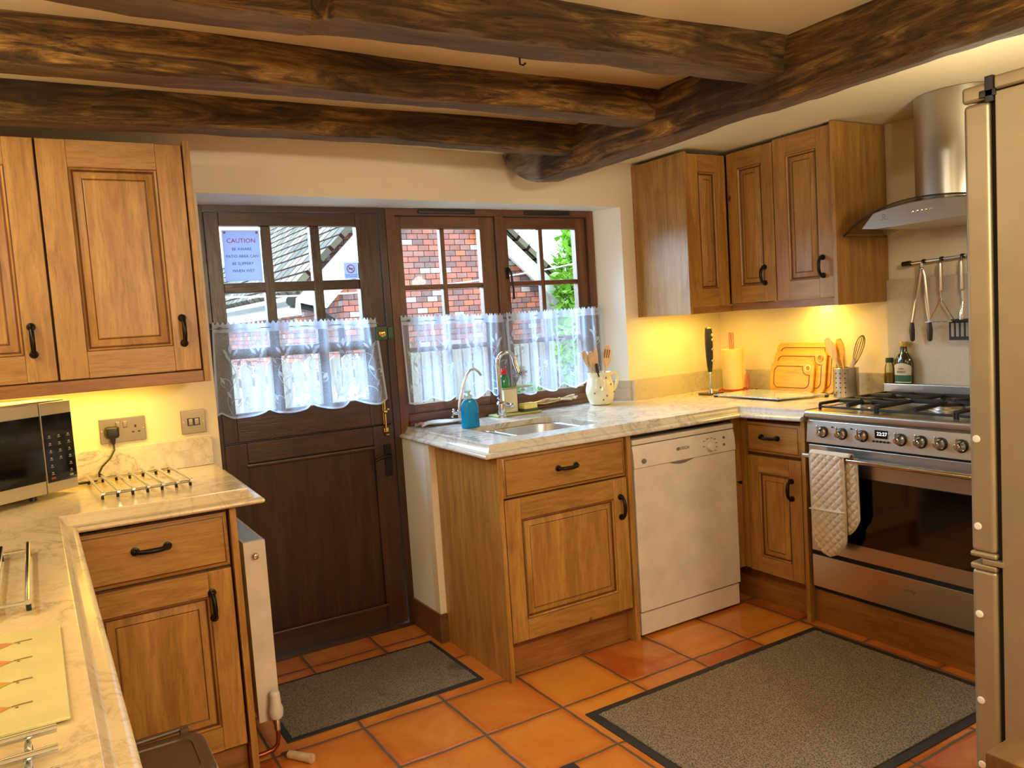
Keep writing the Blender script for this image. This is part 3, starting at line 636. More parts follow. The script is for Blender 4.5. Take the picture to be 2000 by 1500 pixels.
wt=worktop('marble_worktop','veined marble worktop around the sink and into the right corner',
 [(1.47,3.425),(1.452,2.622),(2.775,2.622),(2.812,2.276),(3.398,2.276),(3.398,wy(3.398)-.003),(2.70,wy(2.70)-.003),(2.68,wy(2.68)+.001),(2.615,3.424)],4,
 hole=rrect(.455,.395,.03,4,1.835,2.93))
for i in range(6): # fluted drainer ridges either side of the bowl
    y=2.74+.05*i; g=G(); g.tube([(1.497,y,.9335),(1.585,y,.9335)],[.006,.004],6,flat=.55); obj('drainer_ridge',g,marb,wt)
for i in range(8): g=G(); y=2.72+.05*i; g.tube([(2.095,y,.9335),(2.44-.01*i,y,.9335)],.006,6,flat=.55); obj('drainer_ridge',g,marb,wt)
g=G(); g.prism([(2.69,wy(2.69)-.024),(3.376,wy(3.376)-.024),(3.376,wy(3.376)-.002),(2.69,wy(2.69)-.002)],xy,.9355,1.040); g.box(3.376,3.398,2.285,wy(3.39)-.03,.9355,1.040,bev=.002); obj('upstand',g,marbS,wt)
g=G(); g.prism([(2.640,3.425),(2.622,3.418),(2.680,wy(2.68)-.0015),(2.692,wy(2.69)-.005)],xy,.9355,1.040); obj('upstand',g,marbS,wt,smooth=0)
marbL=marble('warm_marble',.7,(226,206,166),.2)
wl=worktop('marble_worktop','marble worktop on the left carrying the microwave and racks',
 [(.024,-.6),(.024,2.556),(.535,2.540),(.552,3.148),(-.62,3.148),(-.62,-.6)],4,mat=marbL)
g=G(); g.box(-.6,.552,3.128,3.148,.9355,1.040,bev=.002); obj('upstand',g,marb,wl)
g=G(); g.box(3.378,3.3985,1.20,2.262,.95,1.468,bev=.002); tag(obj('marble_splashback',g,marbS),'tall grey marble splashback slab on the wall behind the hob','splashback')
# --- sink bowl
T=thing('sink','stainless steel undermounted sink bowl set in marble','sink',(1.835,2.93,.75))
def bowl(cx,cy,w,h,dep,r,name):
    g=G(); L=[(w+.013,h-.001,r+.004,.912),(w,h-.013,r,.912),(w-.006,h-.02,r,.906),(w-.03,h-.045,r,.912-dep+.03),(w-.05,h-.07,r*.75,.912-dep+.004),(w*.2,h*.2,min(w,h)*.08,.912-dep)]
    rings=[[g.v((x,y,z)) for x,y in rrect(a,b,c,6,cx,cy)] for a,b,c,z in L]
    for A,B in zip(rings,rings[1:]):
        for j in range(len(A)): g.f((A[j],A[(j+1)%len(A)],B[(j+1)%len(B)],B[j]))
    g.f(rings[-1]); o=obj(name,g,sinkm,T,smooth=60); s=o.modifiers.new('s','SOLIDIFY'); s.thickness=.0015; return o
bowl(1.892,2.93,.328,.392,.17,.09,'main_bowl'); bowl(1.667,2.93,.093,.392,.12,.035,'side_bowl')
# --- mixer tap
T=thing('mixer_tap','tall chrome swan neck mixer tap behind the sink','tap',(1.915,3.32,.9355))
g=G(); g.lathe([(.026,.9355),(.026,.941),(.022,.945),(.022,.995),(.018,1.005),(.013,1.012)],(1.915,3.32,0),28); obj('tap_body',g,chrome,T)
g=G(); pts=[(1.915,3.32,1.0),(1.912,3.32,1.18)]+[(1.955+.043*math.cos(PI-a),3.32-.015*math.sin(a/2),1.195+.05*math.sin(a)) for a in [PI*i/14 for i in range(15)]]+[(2.005,3.30,1.165),(2.010,3.296,1.145)]
g.tube(pts,[.0105]*len(pts),14); obj('spout',g,chrome,T)
g=G(); g.cyl((1.92,3.32,1.0),(1.955,3.285,.990),.006); g.tube([(1.90,3.32,1.03),(1.92,3.315,1.01),(1.945,3.30,.998),(1.953,3.29,.99)],.005,8); g.sphere((1.957,3.283,.988),.014,10); obj('lever',g,chrome,T)
T=thing('filter_tap','slim chrome drinking water tap with curved neck, left of the mixer tap','tap',(1.70,3.345,.9355))
g=G(); g.lathe([(.014,.9355),(.014,.942),(.010,.948),(.010,.985),(.006,.992)],(1.70,3.345,0),20); g.sphere((1.668,3.335,.985),.008,8); g.tube([(1.70,3.345,.975),(1.668,3.335,.982)],.006,8); obj('tap_body',g,chrome,T)
g=G(); pts=[(1.70,3.345,.985),(1.708,3.345,1.03),(1.735,3.342,1.12),(1.752,3.34,1.155),(1.772,3.34,1.176),(1.795,3.338,1.178),(1.812,3.336,1.165),(1.826,3.335,1.145)]; g.tube(pts,.006,10); obj('spout',g,steelZ,T)
g=G(); g.tube([(1.668,3.335,.985),(1.655,3.33,.965)],[.004,.006],8); g.sphere((1.668,3.335,.997),.006,8); obj('lever',g,chrome,T)
# --- soap bottle
bx,by=1.642,3.125
T=thing('hand_soap_bottle','clear pump bottle of bright blue soap on the drainer','bottle',(bx,by,.9355))
g=G(); L=[(.080,.046,.02,.9355),(.082,.048,.02,.939),(.080,.046,.02,1.02),(.074,.042,.02,1.045),(.050,.034,.016,1.060),(.030,.028,.013,1.064)]
rings=[[g.v((x,y,z)) for x,y in rrect(a,b,c,5,bx,by)] for a,b,c,z in L]
for A,B in zip(rings,rings[1:]):
    for j in range(len(A)): g.f((A[j],A[(j+1)%len(A)],B[(j+1)%len(B)],B[j]))
g.f(rings[0][::-1]); g.f(rings[-1]); obj('bottle_body',g,blueL,T,smooth=50)
g=G(); g.lathe([(.014,1.064),(.014,1.078),(.010,1.080),(.006,1.084),(.006,1.094)],(bx,by,0),18); g.box(bx-.018,bx+.010,by-.007,by+.007,1.092,1.101,bev=.003); obj('pump',g,flat('pale_clear_pump',(186,220,220),.2),T)
g=G(); g.box(bx+.014,bx+.030,by-.0255,by-.0245,.955,1.0); obj('label',g,flat('blue_print',(10,110,170),.4),T,smooth=0)
# --- caddy set
T=thing('sink_caddy','cream ceramic sink caddy pot standing on the sill tray','caddy',(1.99,3.365,.946))
g=G(); g.box(1.953,2.028,3.345,3.392,.947,1.066,bev=.006,seg=3); obj('pot',g,cream,T)
g=G(); g.box(1.930,2.105,3.325,3.400,1.0665,1.072,bev=.002); obj('ledge',g,traygreen,T)
g=G(); g.box(1.885,2.135,3.30,3.400,.9355,.946,bev=.004,seg=3); tag(obj('drip_tray',g,traygreen,centre=(2.0,3.35,.9355)),'shallow pale green tray beside the mixer tap','tray')
T=thing('washing_up_liquid','green washing up liquid bottle with red cap on the caddy','bottle',(1.965,3.36,1.0725))
g=G(); g.lathe([(.026,1.0725),(.028,1.076),(.028,1.10),(.024,1.118),(.015,1.130),(.012,1.136)],(1.965,3.36,0),24,sy=.8); obj('bottle_body',g,green,T)
g=G(); g.lathe([(.016,1.136),(.016,1.150),(.012,1.153),(.011,1.166)],(1.965,3.36,0),18); obj('cap',g,red,T)
T=thing('dish_brush','round bristled washing up brush standing in the caddy','brush',(2.02,3.36,1.0725))
g=G(); g.tube([(2.018,3.36,1.0725),(2.03,3.358,1.09),(2.046,3.352,1.118)],.005,8); g.sphere((2.052,3.35,1.135),.012,8); obj('brush_handle',g,greyp,T)
g=G(); rr=random.Random(3)
for i in range(150):
    a=rr.uniform(0,2*PI); b=math.acos(rr.uniform(-.7,1)); dv=Vector((math.sin(b)*math.cos(a),math.sin(b)*math.sin(a)*.8,math.cos(b))); c=Vector((2.052,3.35,1.135)); g.tube([c+dv*.01,c+dv*.042],.0009,3,cap=False)
tag(obj('bristles',g,flat('pale_bristles',(196,200,214),.6),T),kind='stuff')
T=thing('sponge_scourer','yellow sponge with green scouring pad on the sill tray','sponge',(2.085,3.35,.9465))
g=G(); g.box(2.046,2.126,3.32,3.376,.956,.984,bev=.006,seg=3); obj('sponge_block',g,sponge,T)
g=G(); g.box(2.046,2.127,3.319,3.377,.9465,.956,bev=.002); obj('scouring_pad',g,scour,T)
T=thing('driftwood_twigs','bundle of pale dry twigs lying on the window sill','twigs',(2.26,3.395,.962))
for i in range(5):
    g=G(); y0=3.385+.006*i; z0=.965+.006*(i%3); pts=[(2.11+.012*i+.27*k/8,y0+.004*math.sin(k*1.7+i),z0+.004*k/8*2+.004*math.sin(k*1.3+i*2)) for k in range(9)]; g.tube(pts,[.004+.0015*math.sin(k) for k in range(9)],6); obj('twig',g,spoonw,T)
g=G(); g.tube([(2.13,3.382,.972),(2.17,3.382,.974)],[.005,.008],8); g.tube([(2.17,3.382,.974),(2.29,3.382,.980),(2.30,3.382,.980)],[.004,.004,.009],8); obj('window_stay_peg',g,brass,T)
# --- tea towel
T=None; g=G()
def tw(u,v):
    x=1.485+.245*u; yy=3.30+.085*v+.01*math.sin(u*5); z=.9365+.006+.010*abs(math.sin(v*7+u*3))+.006*math.sin(u*9+v*4)*.6
    return (x+.015*math.sin(v*3),yy,max(.937,z))
g.grid(tw,30,12); o=obj('tea_towel',g,clothw,centre=(1.6,3.34,.9365),smooth=180); m=o.modifiers.new('s','SOLIDIFY'); m.thickness=.003; m.offset=1; tag(o,'folded white tea towel behind the drainer at the worktop end','cloth')
g=G(); g.grid(lambda u,v:Vector(tw(.0+.05*u,v))+Vector((-.001,0,.0045)),3,12); c=obj('hem_stripe',g,flat('pink_stripe',(206,130,146),.8),o,smooth=180)
# --- jug with wooden utensils
jx,jy=2.490,3.285
T=thing('ceramic_jug','cream spotted ceramic jug holding wooden spoons by the window','jug',(jx,jy,.9355))
g=G(); prof=[(.048,.9355),(.056,.942),(.066,.965),(.074,.995),(.075,1.015),(.068,1.045),(.060,1.068),(.060,1.085),(.064,1.102),(.061,1.103),(.056,1.085),(.056,1.068),(.064,1.045),(.070,1.015),(.060,.96),(.01,.945)]
g.lathe(prof,(jx,jy,0),36); obj('jug_body',g,cream,T)
g=G(); g.tube([(jx+.058,jy-.004,1.082),(jx+.085,jy-.008,1.094),(jx+.103,jy-.01,1.080),(jx+.106,jy-.01,1.052),(jx+.094,jy-.008,1.018),(jx+.070,jy-.004,.990)],[.008,.008,.0085,.008,.008,.009],10); obj('jug_handle',g,cream,T)
for a,z in ((-125,1.03),(-150,1.0),(-100,.985),(-75,1.04),(-60,1.0),(-95,1.075),(-115,.965)):
    r={1.03:.0725,1.0:.0745,.985:.0725,1.04:.0702,1.075:.0605,.965:.0665}[z]; g=G(); g.sphere((jx+r*math.cos(R(a)),jy+r*math.sin(R(a)),z),.0045,6,sc=(1,1,1.2)); obj('painted_spot',g,greyp,T)
def spoon(base,tip,head,w,label,slots=0,mat=spoonw,grp='wooden utensils in the jug',name='wooden_spoon',cat='spoon',curve=.004,tilt=0):
    b,t=Vector(base),Vector(tip); d=(t-b).normalized(); L=(t-b).length; side=Vector((math.cos(tilt),math.sin(tilt),0)); side=(side-d*side.dot(d)).normalized(); nn=d.cross(side)
    g=G(); h0=L-head; rows=[]
    st=[(0,.006,.005),(h0*.5,.0055,.005),(h0*.9,.006,.005)]+[(h0+head*s,.006+(w-.006)*math.sin(PI*min(1,.12+s*.80))**.7,.0035) for s in [0,.15,.3,.45,.6,.75,.88,.96,1.0]]
    for s,a,c in st:
        rows.append([g.v(b+d*s+side*a*math.cos(2*PI*j/12)+nn*(c*math.sin(2*PI*j/12)+(curve if s>h0 else 0))) for j in range(12)])
    for A,B in zip(rows,rows[1:]):
        for j in range(12): g.f((A[j],A[(j+1)%12],B[(j+1)%12],B[j]))
    g.f(rows[0][::-1]); g.f(rows[-1])
    o=obj(name,g,mat,centre=base,smooth=60); tag(o,label,cat,grp)
    if slots:
        for k in range(slots):
            gg=G(); q=(k-(slots-1)/2)*w*.55; p0=b+d*(h0+head*.3)+side*q+nn*(curve-.0039); p1=b+d*(h0+head*.78)+side*q+nn*(curve-.0039); gg.tube([p0,p1],.0022,6); s_=obj('slot',gg,groove,o)
    return o
spoon((2.500,3.285,0.965),(2.380,3.260,1.218),.085,.017,'wooden spoon leaning furthest left in the jug')
spoon((2.497,3.280,0.965),(2.410,3.245,1.212),.08,.019,'broad wooden spoon second from left in the jug')
spoon((2.485,3.290,0.965),(2.490,3.305,1.225),.08,.015,'slim upright wooden spoon in the middle of the jug')
spoon((2.485,3.280,0.965),(2.530,3.250,1.235),.09,.026,'large slotted wooden spoon on the right of the jug',slots=3,name='slotted_spoon')
spoon((2.475,3.300,0.965),(2.575,3.295,1.205),.085,.022,'wooden spoon leaning furthest right in the jug')
spoon((2.485,3.260,0.970),(2.437,3.232,1.150),.05,.010,'short black and gold handled knife in the jug',mat=blk,name='short_knife',cat='knife')
# ================================================================= DISHWASHER
T=thing('dishwasher','white freestanding dishwasher under the marble worktop','dishwasher',(2.425,2.86,0))
x0,x1,yf=2.124,2.722,2.600
g=G(); g.box(x0+.004,x1-.004,yf+.03,3.14,.02,.850); g.box(x0,x1,yf+.004,yf+.05,.838,.862,bev=.006); obj('cabinet_body',g,white,T)
g=G(); g.box(x0,x1,yf,yf+.03,.118,.738,bev=.003); obj('door_panel',g,white,T)
g=G(); g.prism([(0,.742),(.004,.738),(.03,.738),(.03,.835),(.012,.835),(.004,.80)],lambda a,b,x:(x,yf+a-.004,b),x0,x1); obj('control_panel',g,white,T,bev=.001)
g=G(); g.box(x0+.003,x1-.003,yf+.008,yf+.03,.015,.110,bev=.002); obj('plinth',g,white,T)
g=G(); g.prism([(2.31+.16*i/12,.742-.016*math.sin(PI*i/12)) for i in range(13)],lambda a,b,y:(a,y,b),yf-.002,yf+.003); obj('door_grip',g,greyp,T)
g=G(); g.lathe([(.020,0),(.020,-.010),(.017,-.016),(.008,-.017)],(2.565,yf-.002,.777),24,axis='Y'); g.box(2.563,2.567,yf-.022,yf-.01,.765,.79); obj('programme_dial',g,whitep,T)
g=G(); g.lathe([(.0105,0),(.0105,-.006),(.009,-.008)],(2.176,yf-.004,.768),20,axis='Y'); obj('power_button',g,greyp,T)
for z in (.806,.774):
    g=G(); g.lathe([(.006,0),(.006,-.004)],(2.650,yf-.001,z),12,axis='Y'); obj('indicator_button',g,greyp,T)
text('lettering','BOSCH',.020,faceY(2.405,yf-.0038,.792),greyink,T)
g=G(); g.tube([(2.371+.0065*math.cos(a),yf-.0036,.792+.0065*math.sin(a)) for a in [2*PI*i/16 for i in range(16)]],.0009,5,closed=True); g.box(2.3695,2.3725,yf-.0046,yf-.003,.787,.797); obj('emblem',g,greyink,T)
for k,(dx,dz) in enumerate([(-.036,.028),(-.015,.036),(.010,.036),(.03,.030),(.038,.012),(.038,-.008),(-.04,.004),(.03,-.022)]):
    g=G(); g.box(2.565+dx-.006,2.565+dx+.006,yf-.0042,yf-.002,.777+dz-.0012,.777+dz+.0012); obj('dial_mark',g,greyink,T,smooth=0)
# ================================================================= RANGE COOKER
T=thing('range_cooker','stainless steel range cooker with gas hob and wide oven','cooker',(3.1,1.81,0))
ya,yb=2.262,1.362; xf=2.800
g=G(); g.box(xf+.02,3.376,yb,ya,.165,.90); obj('cooker_body',g,steelY,T,smooth=0)
g=G(); g.prism([(xf-.006,.800),(xf+.03,.800),(xf+.03,.915),(xf+.004,.893)],lambda a,b,y:(a,y,b),yb,ya); obj('control_panel',g,steelY,T,bev=.001)
g=G(); g.box(xf-.014,3.372,yb-.002,ya+.002,.905,.934,bev=.008,seg=3); hob=obj('hob_top',g,steelY,T)
g=G(); g.box(3.335,3.376,yb,ya,.934,.998,bev=.004); obj('rear_upstand',g,steelY,T)
g=G(); g.box(xf+.002,xf+.03,yb+.004,ya-.004,.330,.790,bev=.003); 
dr=obj('oven_door',g,steelY,T)
g=G(); g.box(xf-.0015,xf+.004,yb+.06,ya-.055,.395,.675,bev=.002); obj('oven_window',g,blkg,dr)
g=G(); g.tube([(xf-.048,yb+.02,.752),(xf-.048,ya-.02,.752)],.0115,16); 
for y in (yb+.045,ya-.045): g.cyl((xf+.004,y,.752),(xf-.048,y,.752),.007)
obj('handle',g,chrome,dr)
g=G(); g.box(xf+.002,xf+.03,yb+.004,ya-.004,.172,.312,bev=.003); dw=obj('storage_drawer',g,steelY,T)
text('lettering','smeg',.026,faceX(xf+.0012,1.815,.262),greyink,dw)
for q,a,b in ((.008,.312,.330),(.008,.790,.801),(.012,.155,.172)):
    g=G(); g.box(xf+q,xf+.03,yb+.004,ya-.004,a,b); obj('shadow_gap',g,blackgap,T,smooth=0)
for i,y in enumerate([2.182,2.090,1.995,1.832,1.752,1.676,1.600,1.52,1.44]):
    z=.848; xx=xf-.002
    g=G(); g.lathe([(.021,0),(.020,-.010),(.015,-.014),(.013,-.030),(.010,-.034),(.004,-.034)],(xx,y,z),22,axis='X'); k=obj('control_knob',g,[chrome],T)
    g=G(); g.lathe([(.0245,.001),(.0245,-.003),(.022,-.004)],(xx,y,z),22,axis='X'); obj('knob_bezel',g,blk,k)
    g=G(); g.box(xx-.036,xx-.028,y-.004,y+.004,z-.004,z+.032,bev=.003); obj('knob_pointer',g,chrome,k)
for y in (2.135,2.045):
    g=G(); g.lathe([(.0035,0),(.003,-.003)],(xf-.001,y,.872),10,axis='X'); obj('indicator_lamp',g,blk,T)
g=G(); g.box(xf-.004,xf+.01,1.888,1.940,.845,.878,bev=.001); ck=obj('clock_display',g,blkg,T)
text('clock_digits','22:27',.020,faceX(xf-.0055,1.908,.863),digits,ck)
for i in range(5):
    g=G(); g.lathe([(.0045,0),(.004,-.004)],(xf-.004,1.945-.0155*i,.833),10,axis='X'); obj('clock_button',g,blk,T)
# burners
for (x,y,r) in [(2.98,2.10,.042),(3.20,2.10,.034),(3.09,1.81,.062),(2.98,1.52,.034),(3.20,1.52,.042)]:
    g=G(); g.lathe([(r*1.25,.934),(r*1.25,.938),(r,.941),(r,.950),(r*.92,.953)],(x,y,0),28); b=obj('burner',g,steelX,T)
    g=G(); g.lathe([(r*.84,.953),(r*.84,.959),(r*.74,.962)],(x,y,0),28); obj('burner_cap',g,castiron,b)
def bar(g,a,b,r=.0058): 
    a,b=Vector(a),Vector(b); g.tube([a,a.lerp(b,.5),b],[r,r*1.1,r],6,flat=1.2)
for k,(y0,y1,bs) in enumerate([(2.235,1.975,[(2.98,2.10),(3.20,2.10)]),(1.965,1.655,[(3.09,1.81)]),(1.645,1.385,[(2.98,1.52),(3.20,1.52)])]):
    g=G(); xa,xb=2.855,3.315; z=.958
    for y in (y0,y1): bar(g,(xa,y,z),(xb,y,z))
    bar(g,(xb,y0,z),(xb,y1,z))
    bar(g,(xa,y0,z-.012),(xa,y1,z-.012),.004)
    if len(bs)>1: bar(g,((xa+xb)/2,y0,z),((xa+xb)/2,y1,z))
    for (bx_,by_) in bs:
        for a in range(4):
            th=PI/2*a; ex=bx_+math.cos(th)*.13; ey=by_+math.sin(th)*.16; ex=min(xb,max(xa,ex)); ey=max(y1,min(y0,ey))
            if len(bs)>1 and a==0 and bx_<3: ex=(xa+xb)/2
            if len(bs)>1 and a==2 and bx_>3: ex=(xa+xb)/2
            if len(bs)==1 and a in(0,2): ex=xb if a==0 else xa
            bar(g,(ex,ey,z),(bx_+math.cos(th)*.026,by_+math.sin(th)*.026,z+.005),.0075)
    for x in (xa,xb):
        for y in (y0,y1): g.tube([(x,y,z),(x,y,.934)],.006,6)
    obj('pan_support',g,castiron,T)
g=G(); g.box(2.835,2.855,1.30,2.270,0,.152); T2=obj('cooker_plinth',g,kickY,smooth=0,centre=(2.845,1.8,0)); tag(T2,'brown oak plinth board on the tiles beneath the cooker','plinth')
# --- double oven glove on the rail
T=thing('oven_glove','oatmeal quilted double oven glove hung on the cooker rail','oven glove',(2.745,2.10,.33))
def quilt(x,y0,y1,z0,z1,name,rb=.075,skew=0,pocket=False,th=.010):
    g=G(); nu,nv=26,60
    def P(u,v,sgn):
        zz=z0+(z1-z0)*v; hw=(y1-y0)/2; cy=(y0+y1)/2+skew*(1-v)
        k=1.0
        if zz-z0<rb: q=(rb-(zz-z0))/rb; k=math.sqrt(max(.0,1-q*q))*.6+.4*(1-q) if q<1 else 0
        yy=cy-hw*k*(1-2*u)
        p=(yy*1.0+zz)*1.0/.036; q2=(yy-zz)/.036
        dd=min(abs(p-round(p)),abs(q2-round(q2)))*2
        edge=min(1,min(u,1-u)*14,v*20+.1)
        t=th*(.38+.62*min(1,dd*2.2))*edge
        if pocket and v<.46: t+=.006
        return (x-(t if sgn>0 else -.002),yy,zz)
    g.grid(lambda u,v:P(u,v,1),nu*2,nv*2); g.grid(lambda u,v:P(u,v,-1),4,8)
    o=obj(name,g,mittm,T,smooth=60)
    g=G(); pts=[P(0,v/30,0) for v in range(30,-1,-1)]+[P(1,v/30,0) for v in range(0,31)]; g.tube([(a-.003,b,c) for a,b,c in pts],.0035,6)
    if pocket: g.tube([(x-.016,y0+.003,z0+(z1-z0)*.46),(x-.017,(y0+y1)/2,z0+(z1-z0)*.455),(x-.016,y1-.003,z0+(z1-z0)*.45)],.0035,6)
    obj('piping',g,mitte,T); return o
quilt(2.738,2.040,2.202,.345,.768,'front_pad',pocket=True,skew=-.004)
quilt(2.757,1.992,2.135,.440,.765,'rear_pad',skew=-.004)
g=G(); g.grid(lambda u,v:(2.752+.0165*math.cos(PI*v)-.004,2.010+.19*u,.765+.0165*math.sin(PI*v)),12,10); o=obj('fold_over',g,mittm,T,smooth=60); m=o.modifiers.new('s','SOLIDIFY'); m.thickness=.006
# ================================================================= EXTRACTOR HOOD
T=thing('extractor_hood','stainless chimney extractor hood with curved smoked glass canopy','hood',(3.2,1.81,1.66))
g=G(); g.lathe([(.165,1.755),(.165,CZ-.002)],(3.205,1.81,0),48); obj('chimney',g,steelZ,T)
def gl(u,v):
    y=2.262-.904*u; s=(y-1.81)/.452; xfr=2.925+.16*s*s; x=xfr+(3.385-xfr)*v; return (x,y,1.757-.095*s*s)
g=G(); g.grid(gl,40,10); o=obj('glass_canopy',g,smoke,T,smooth=60); m=o.modifiers.new('s','SOLIDIFY'); m.thickness=.006; m.offset=1
g=G(); fr=[gl(i/40,0) for i in range(41)]; g.tube([(a,b,c+.003) for a,b,c in fr],.0034,6); obj('canopy_rim',g,blk,T)
g=G(); ys=[2.045-.47*i/20 for i in range(21)]; 
top=[(y,1.753-.095*((y-1.81)/.452)**2) for y in ys]; poly=top+[(ys[-1],1.672),(ys[0],1.668)]
poly=[(2.075,1.674)]+[(y,z-.004) for y,z in top[1:-1]]+[(1.545,1.674),(1.60,1.668),(2.02,1.666)]
g.prism(poly,lambda a,b,x:(x,a,b),2.945,3.37); obj('motor_body',g,steelY,T,smooth=0,bev=.002)
for i in range(5):
    g=G(); g.lathe([(.006,0),(.006,-.005),(.004,-.007)],(2.945,1.853-.018*i,1.712),12,axis='X'); obj('push_button',g,chrome,T)
g=G(); g.tube([(2.944,1.975+.006*math.cos(a),1.712+.006*math.sin(a)) for a in [2*PI*i/14 for i in range(14)]],.0008,4,closed=True); g.box(2.943,2.945,1.957,1.993,1.698,1.700); obj('emblem',g,greyink,T)
# --- utensil rail & tools
T=thing('utensil_rail','black ended chrome utensil rail on the wall above the hob','rail',(3.37,1.9,1.54))
g=G(); g.tube([(3.355,2.135,1.532),(3.355,1.58,1.556)],.0055,12); obj('bar',g,chrome,T)
g=G(); g.tube([(3.355,2.165,1.531),(3.355,2.128,1.532)],[.011,.012],14); g.tube([(3.355,2.15,1.531),(3.399,2.15,1.531)],.006,8); obj('end_cap',g,blk,T); g=G(); g.tube([(3.355,1.585,1.556),(3.355,1.555,1.557)],[.012,.011],14); g.tube([(3.355,1.57,1.556),(3.399,1.57,1.556)],.006,8); obj('end_cap',g,blk,T)
for y in (2.066,1.986,1.897):
    g=G(); z=1.532+(2.135-y)*.0432; g.tube([(3.355,y-.006,z),(3.355,y+.006,z)],.0095,12); g.tube([(3.346,y,z),(3.343,y,z-.018)],.004,6); obj('hook',g,blk,T)
T=thing('kitchen_tongs','steel kitchen tongs with black tips hanging at the left of the rail','tongs',(3.34,2.075,1.19),group='cooking tools on the rail')
for s,yb_ in ((1,2.120),(-1,2.040)):
    g=G(); g.tube([(3.343,2.070,1.512),(3.343,2.070+s*.010,1.47),(3.343,(2.070+yb_)/2+s*.004,1.36),(3.343,yb_,1.262)],[.006,.008,.008,.006],8,flat=.5); a=obj('arm',g,steelZ,T)
    g=G(); g.tube([(3.343,yb_,1.272),(3.343,yb_+s*.001,1.235),(3.343,yb_,1.195),(3.343,yb_,1.188)],[.009,.013,.011,.005],10,flat=.6); obj('tip',g,blk,a)
g=G(); g.tube([(3.343,2.070,1.500),(3.343,2.070,1.528)],.008,10); g.sphere((3.343,2.07,1.505),.010,8); obj('hinge',g,chrome,T)
T=thing('potato_masher','steel wire potato masher hanging in the middle of the rail','masher',(3.34,1.986,1.27),group='cooking tools on the rail')
g=G(); g.tube([(3.343,1.986,1.525),(3.343,1.986,1.515),(3.343,1.986,1.405),(3.343,1.986,1.398)],[.006,.0095,.0095,.005],12); obj('handle',g,steelZ,T)
g=G(); g.tube([(3.343,1.986,1.40),(3.343,1.987,1.375),(3.343,1.99,1.36),(3.343,2.043,1.272)],.0028,6); g.tube([(3.343,1.986,1.40),(3.343,1.985,1.375),(3.343,1.982,1.36),(3.343,1.930,1.274)],.0028,6)
g.tube([(3.335+.012*((i%2)*2-1),2.045-.0125*i,1.272) for i in range(10)],.0028,6); obj('mashing_wire',g,chrome,T)
T=thing('slotted_turner','steel slotted turner hanging at the right of the rail','turner',(3.34,1.895,1.2),group='cooking tools on the rail')
g=G(); g.tube([(3.343,1.897,1.525),(3.343,1.897,1.515),(3.343,1.897,1.405),(3.343,1.897,1.398)],[.006,.0095,.0095,.005],12); obj('handle',g,steelZ,T)
g=G(); g.tube([(3.343,1.897,1.40),(3.343,1.896,1.34),(3.335,1.898,1.30),(3.338,1.898,1.278)],[.005,.005,.006,.009],8,flat=.5); obj('shank',g,chrome,T)
g=G(); W2=.052
for i in range(6): 
    yy=-W2+W2*2*i/5; g.box(3.336,3.339,1.895+yy*1.0-.0035,1.895+yy*1.0+.0035,1.205,1.270)
g.box(3.336,3.339,1.895-W2*1.08,1.895+W2*1.08,1.192,1.207,bev=.001); g.box(3.336,3.339,1.895-W2*.9,1.895+W2*.9,1.264,1.281,bev=.001); obj('slotted_blade',g,castiron,T)
# --- bottles behind the hob
T=thing('olive_oil_bottle','tall dark green olive oil bottle with a gold cap','bottle',(3.352,2.170,.9985))
g=G(); g.lathe([(.040,.9985),(.044,1.002),(.044,1.085),(.041,1.105),(.026,1.128),(.017,1.142),(.0155,1.165)],(3.3535,2.170,0),28,sx=.48); obj('bottle_body',g,oliveg,T)
g=G(); g.lathe([(.0165,1.165),(.0165,1.184),(.0145,1.187)],(3.3535,2.170,0),20); obj('cap',g,gold,T)
g=G(); g.grid(lambda u,v:(3.3535-.0214*math.sin(R(25)+R(130)*u)*1.02,2.170+.0445*math.cos(R(25)+R(130)*u),1.003+(.075+.014*math.sin(PI*u))*v),14,6); lb=obj('label',g,label_c,T)
g=G(); g.grid(lambda u,v:(3.3535-.0218*math.sin(R(27)+R(126)*u)*1.02,2.170+.0448*math.cos(R(27)+R(126)*u),1.008+.030*v),14,2); obj('label_band',g,label_g,T)
text('lettering','FILIPPO',.009,faceX(3.3300,2.170,1.066),ink,T); text('lettering','BERIO',.014,faceX(3.3300,2.170,1.052),ink,T)
T=thing('dressing_bottle','small clear dressing bottle with a dark green cap','bottle',(3.357,2.242,.9985))
g=G(); g.lathe([(.020,.9985),(.022,1.002),(.022,1.065),(.018,1.083),(.014,1.092)],(3.357,2.243,0),22,sx=.75); obj('bottle_body',g,clearg,T)
g=G(); g.lathe([(.019,1.001),(.019,1.045)],(3.357,2.243,0),22,sx=.7); obj('amber_oil',g,oilL,T)
g=G(); g.lathe([(.017,1.092),(.017,1.112),(.015,1.114)],(3.357,2.243,0),20,sx=.9); obj('cap',g,dgreen,T)
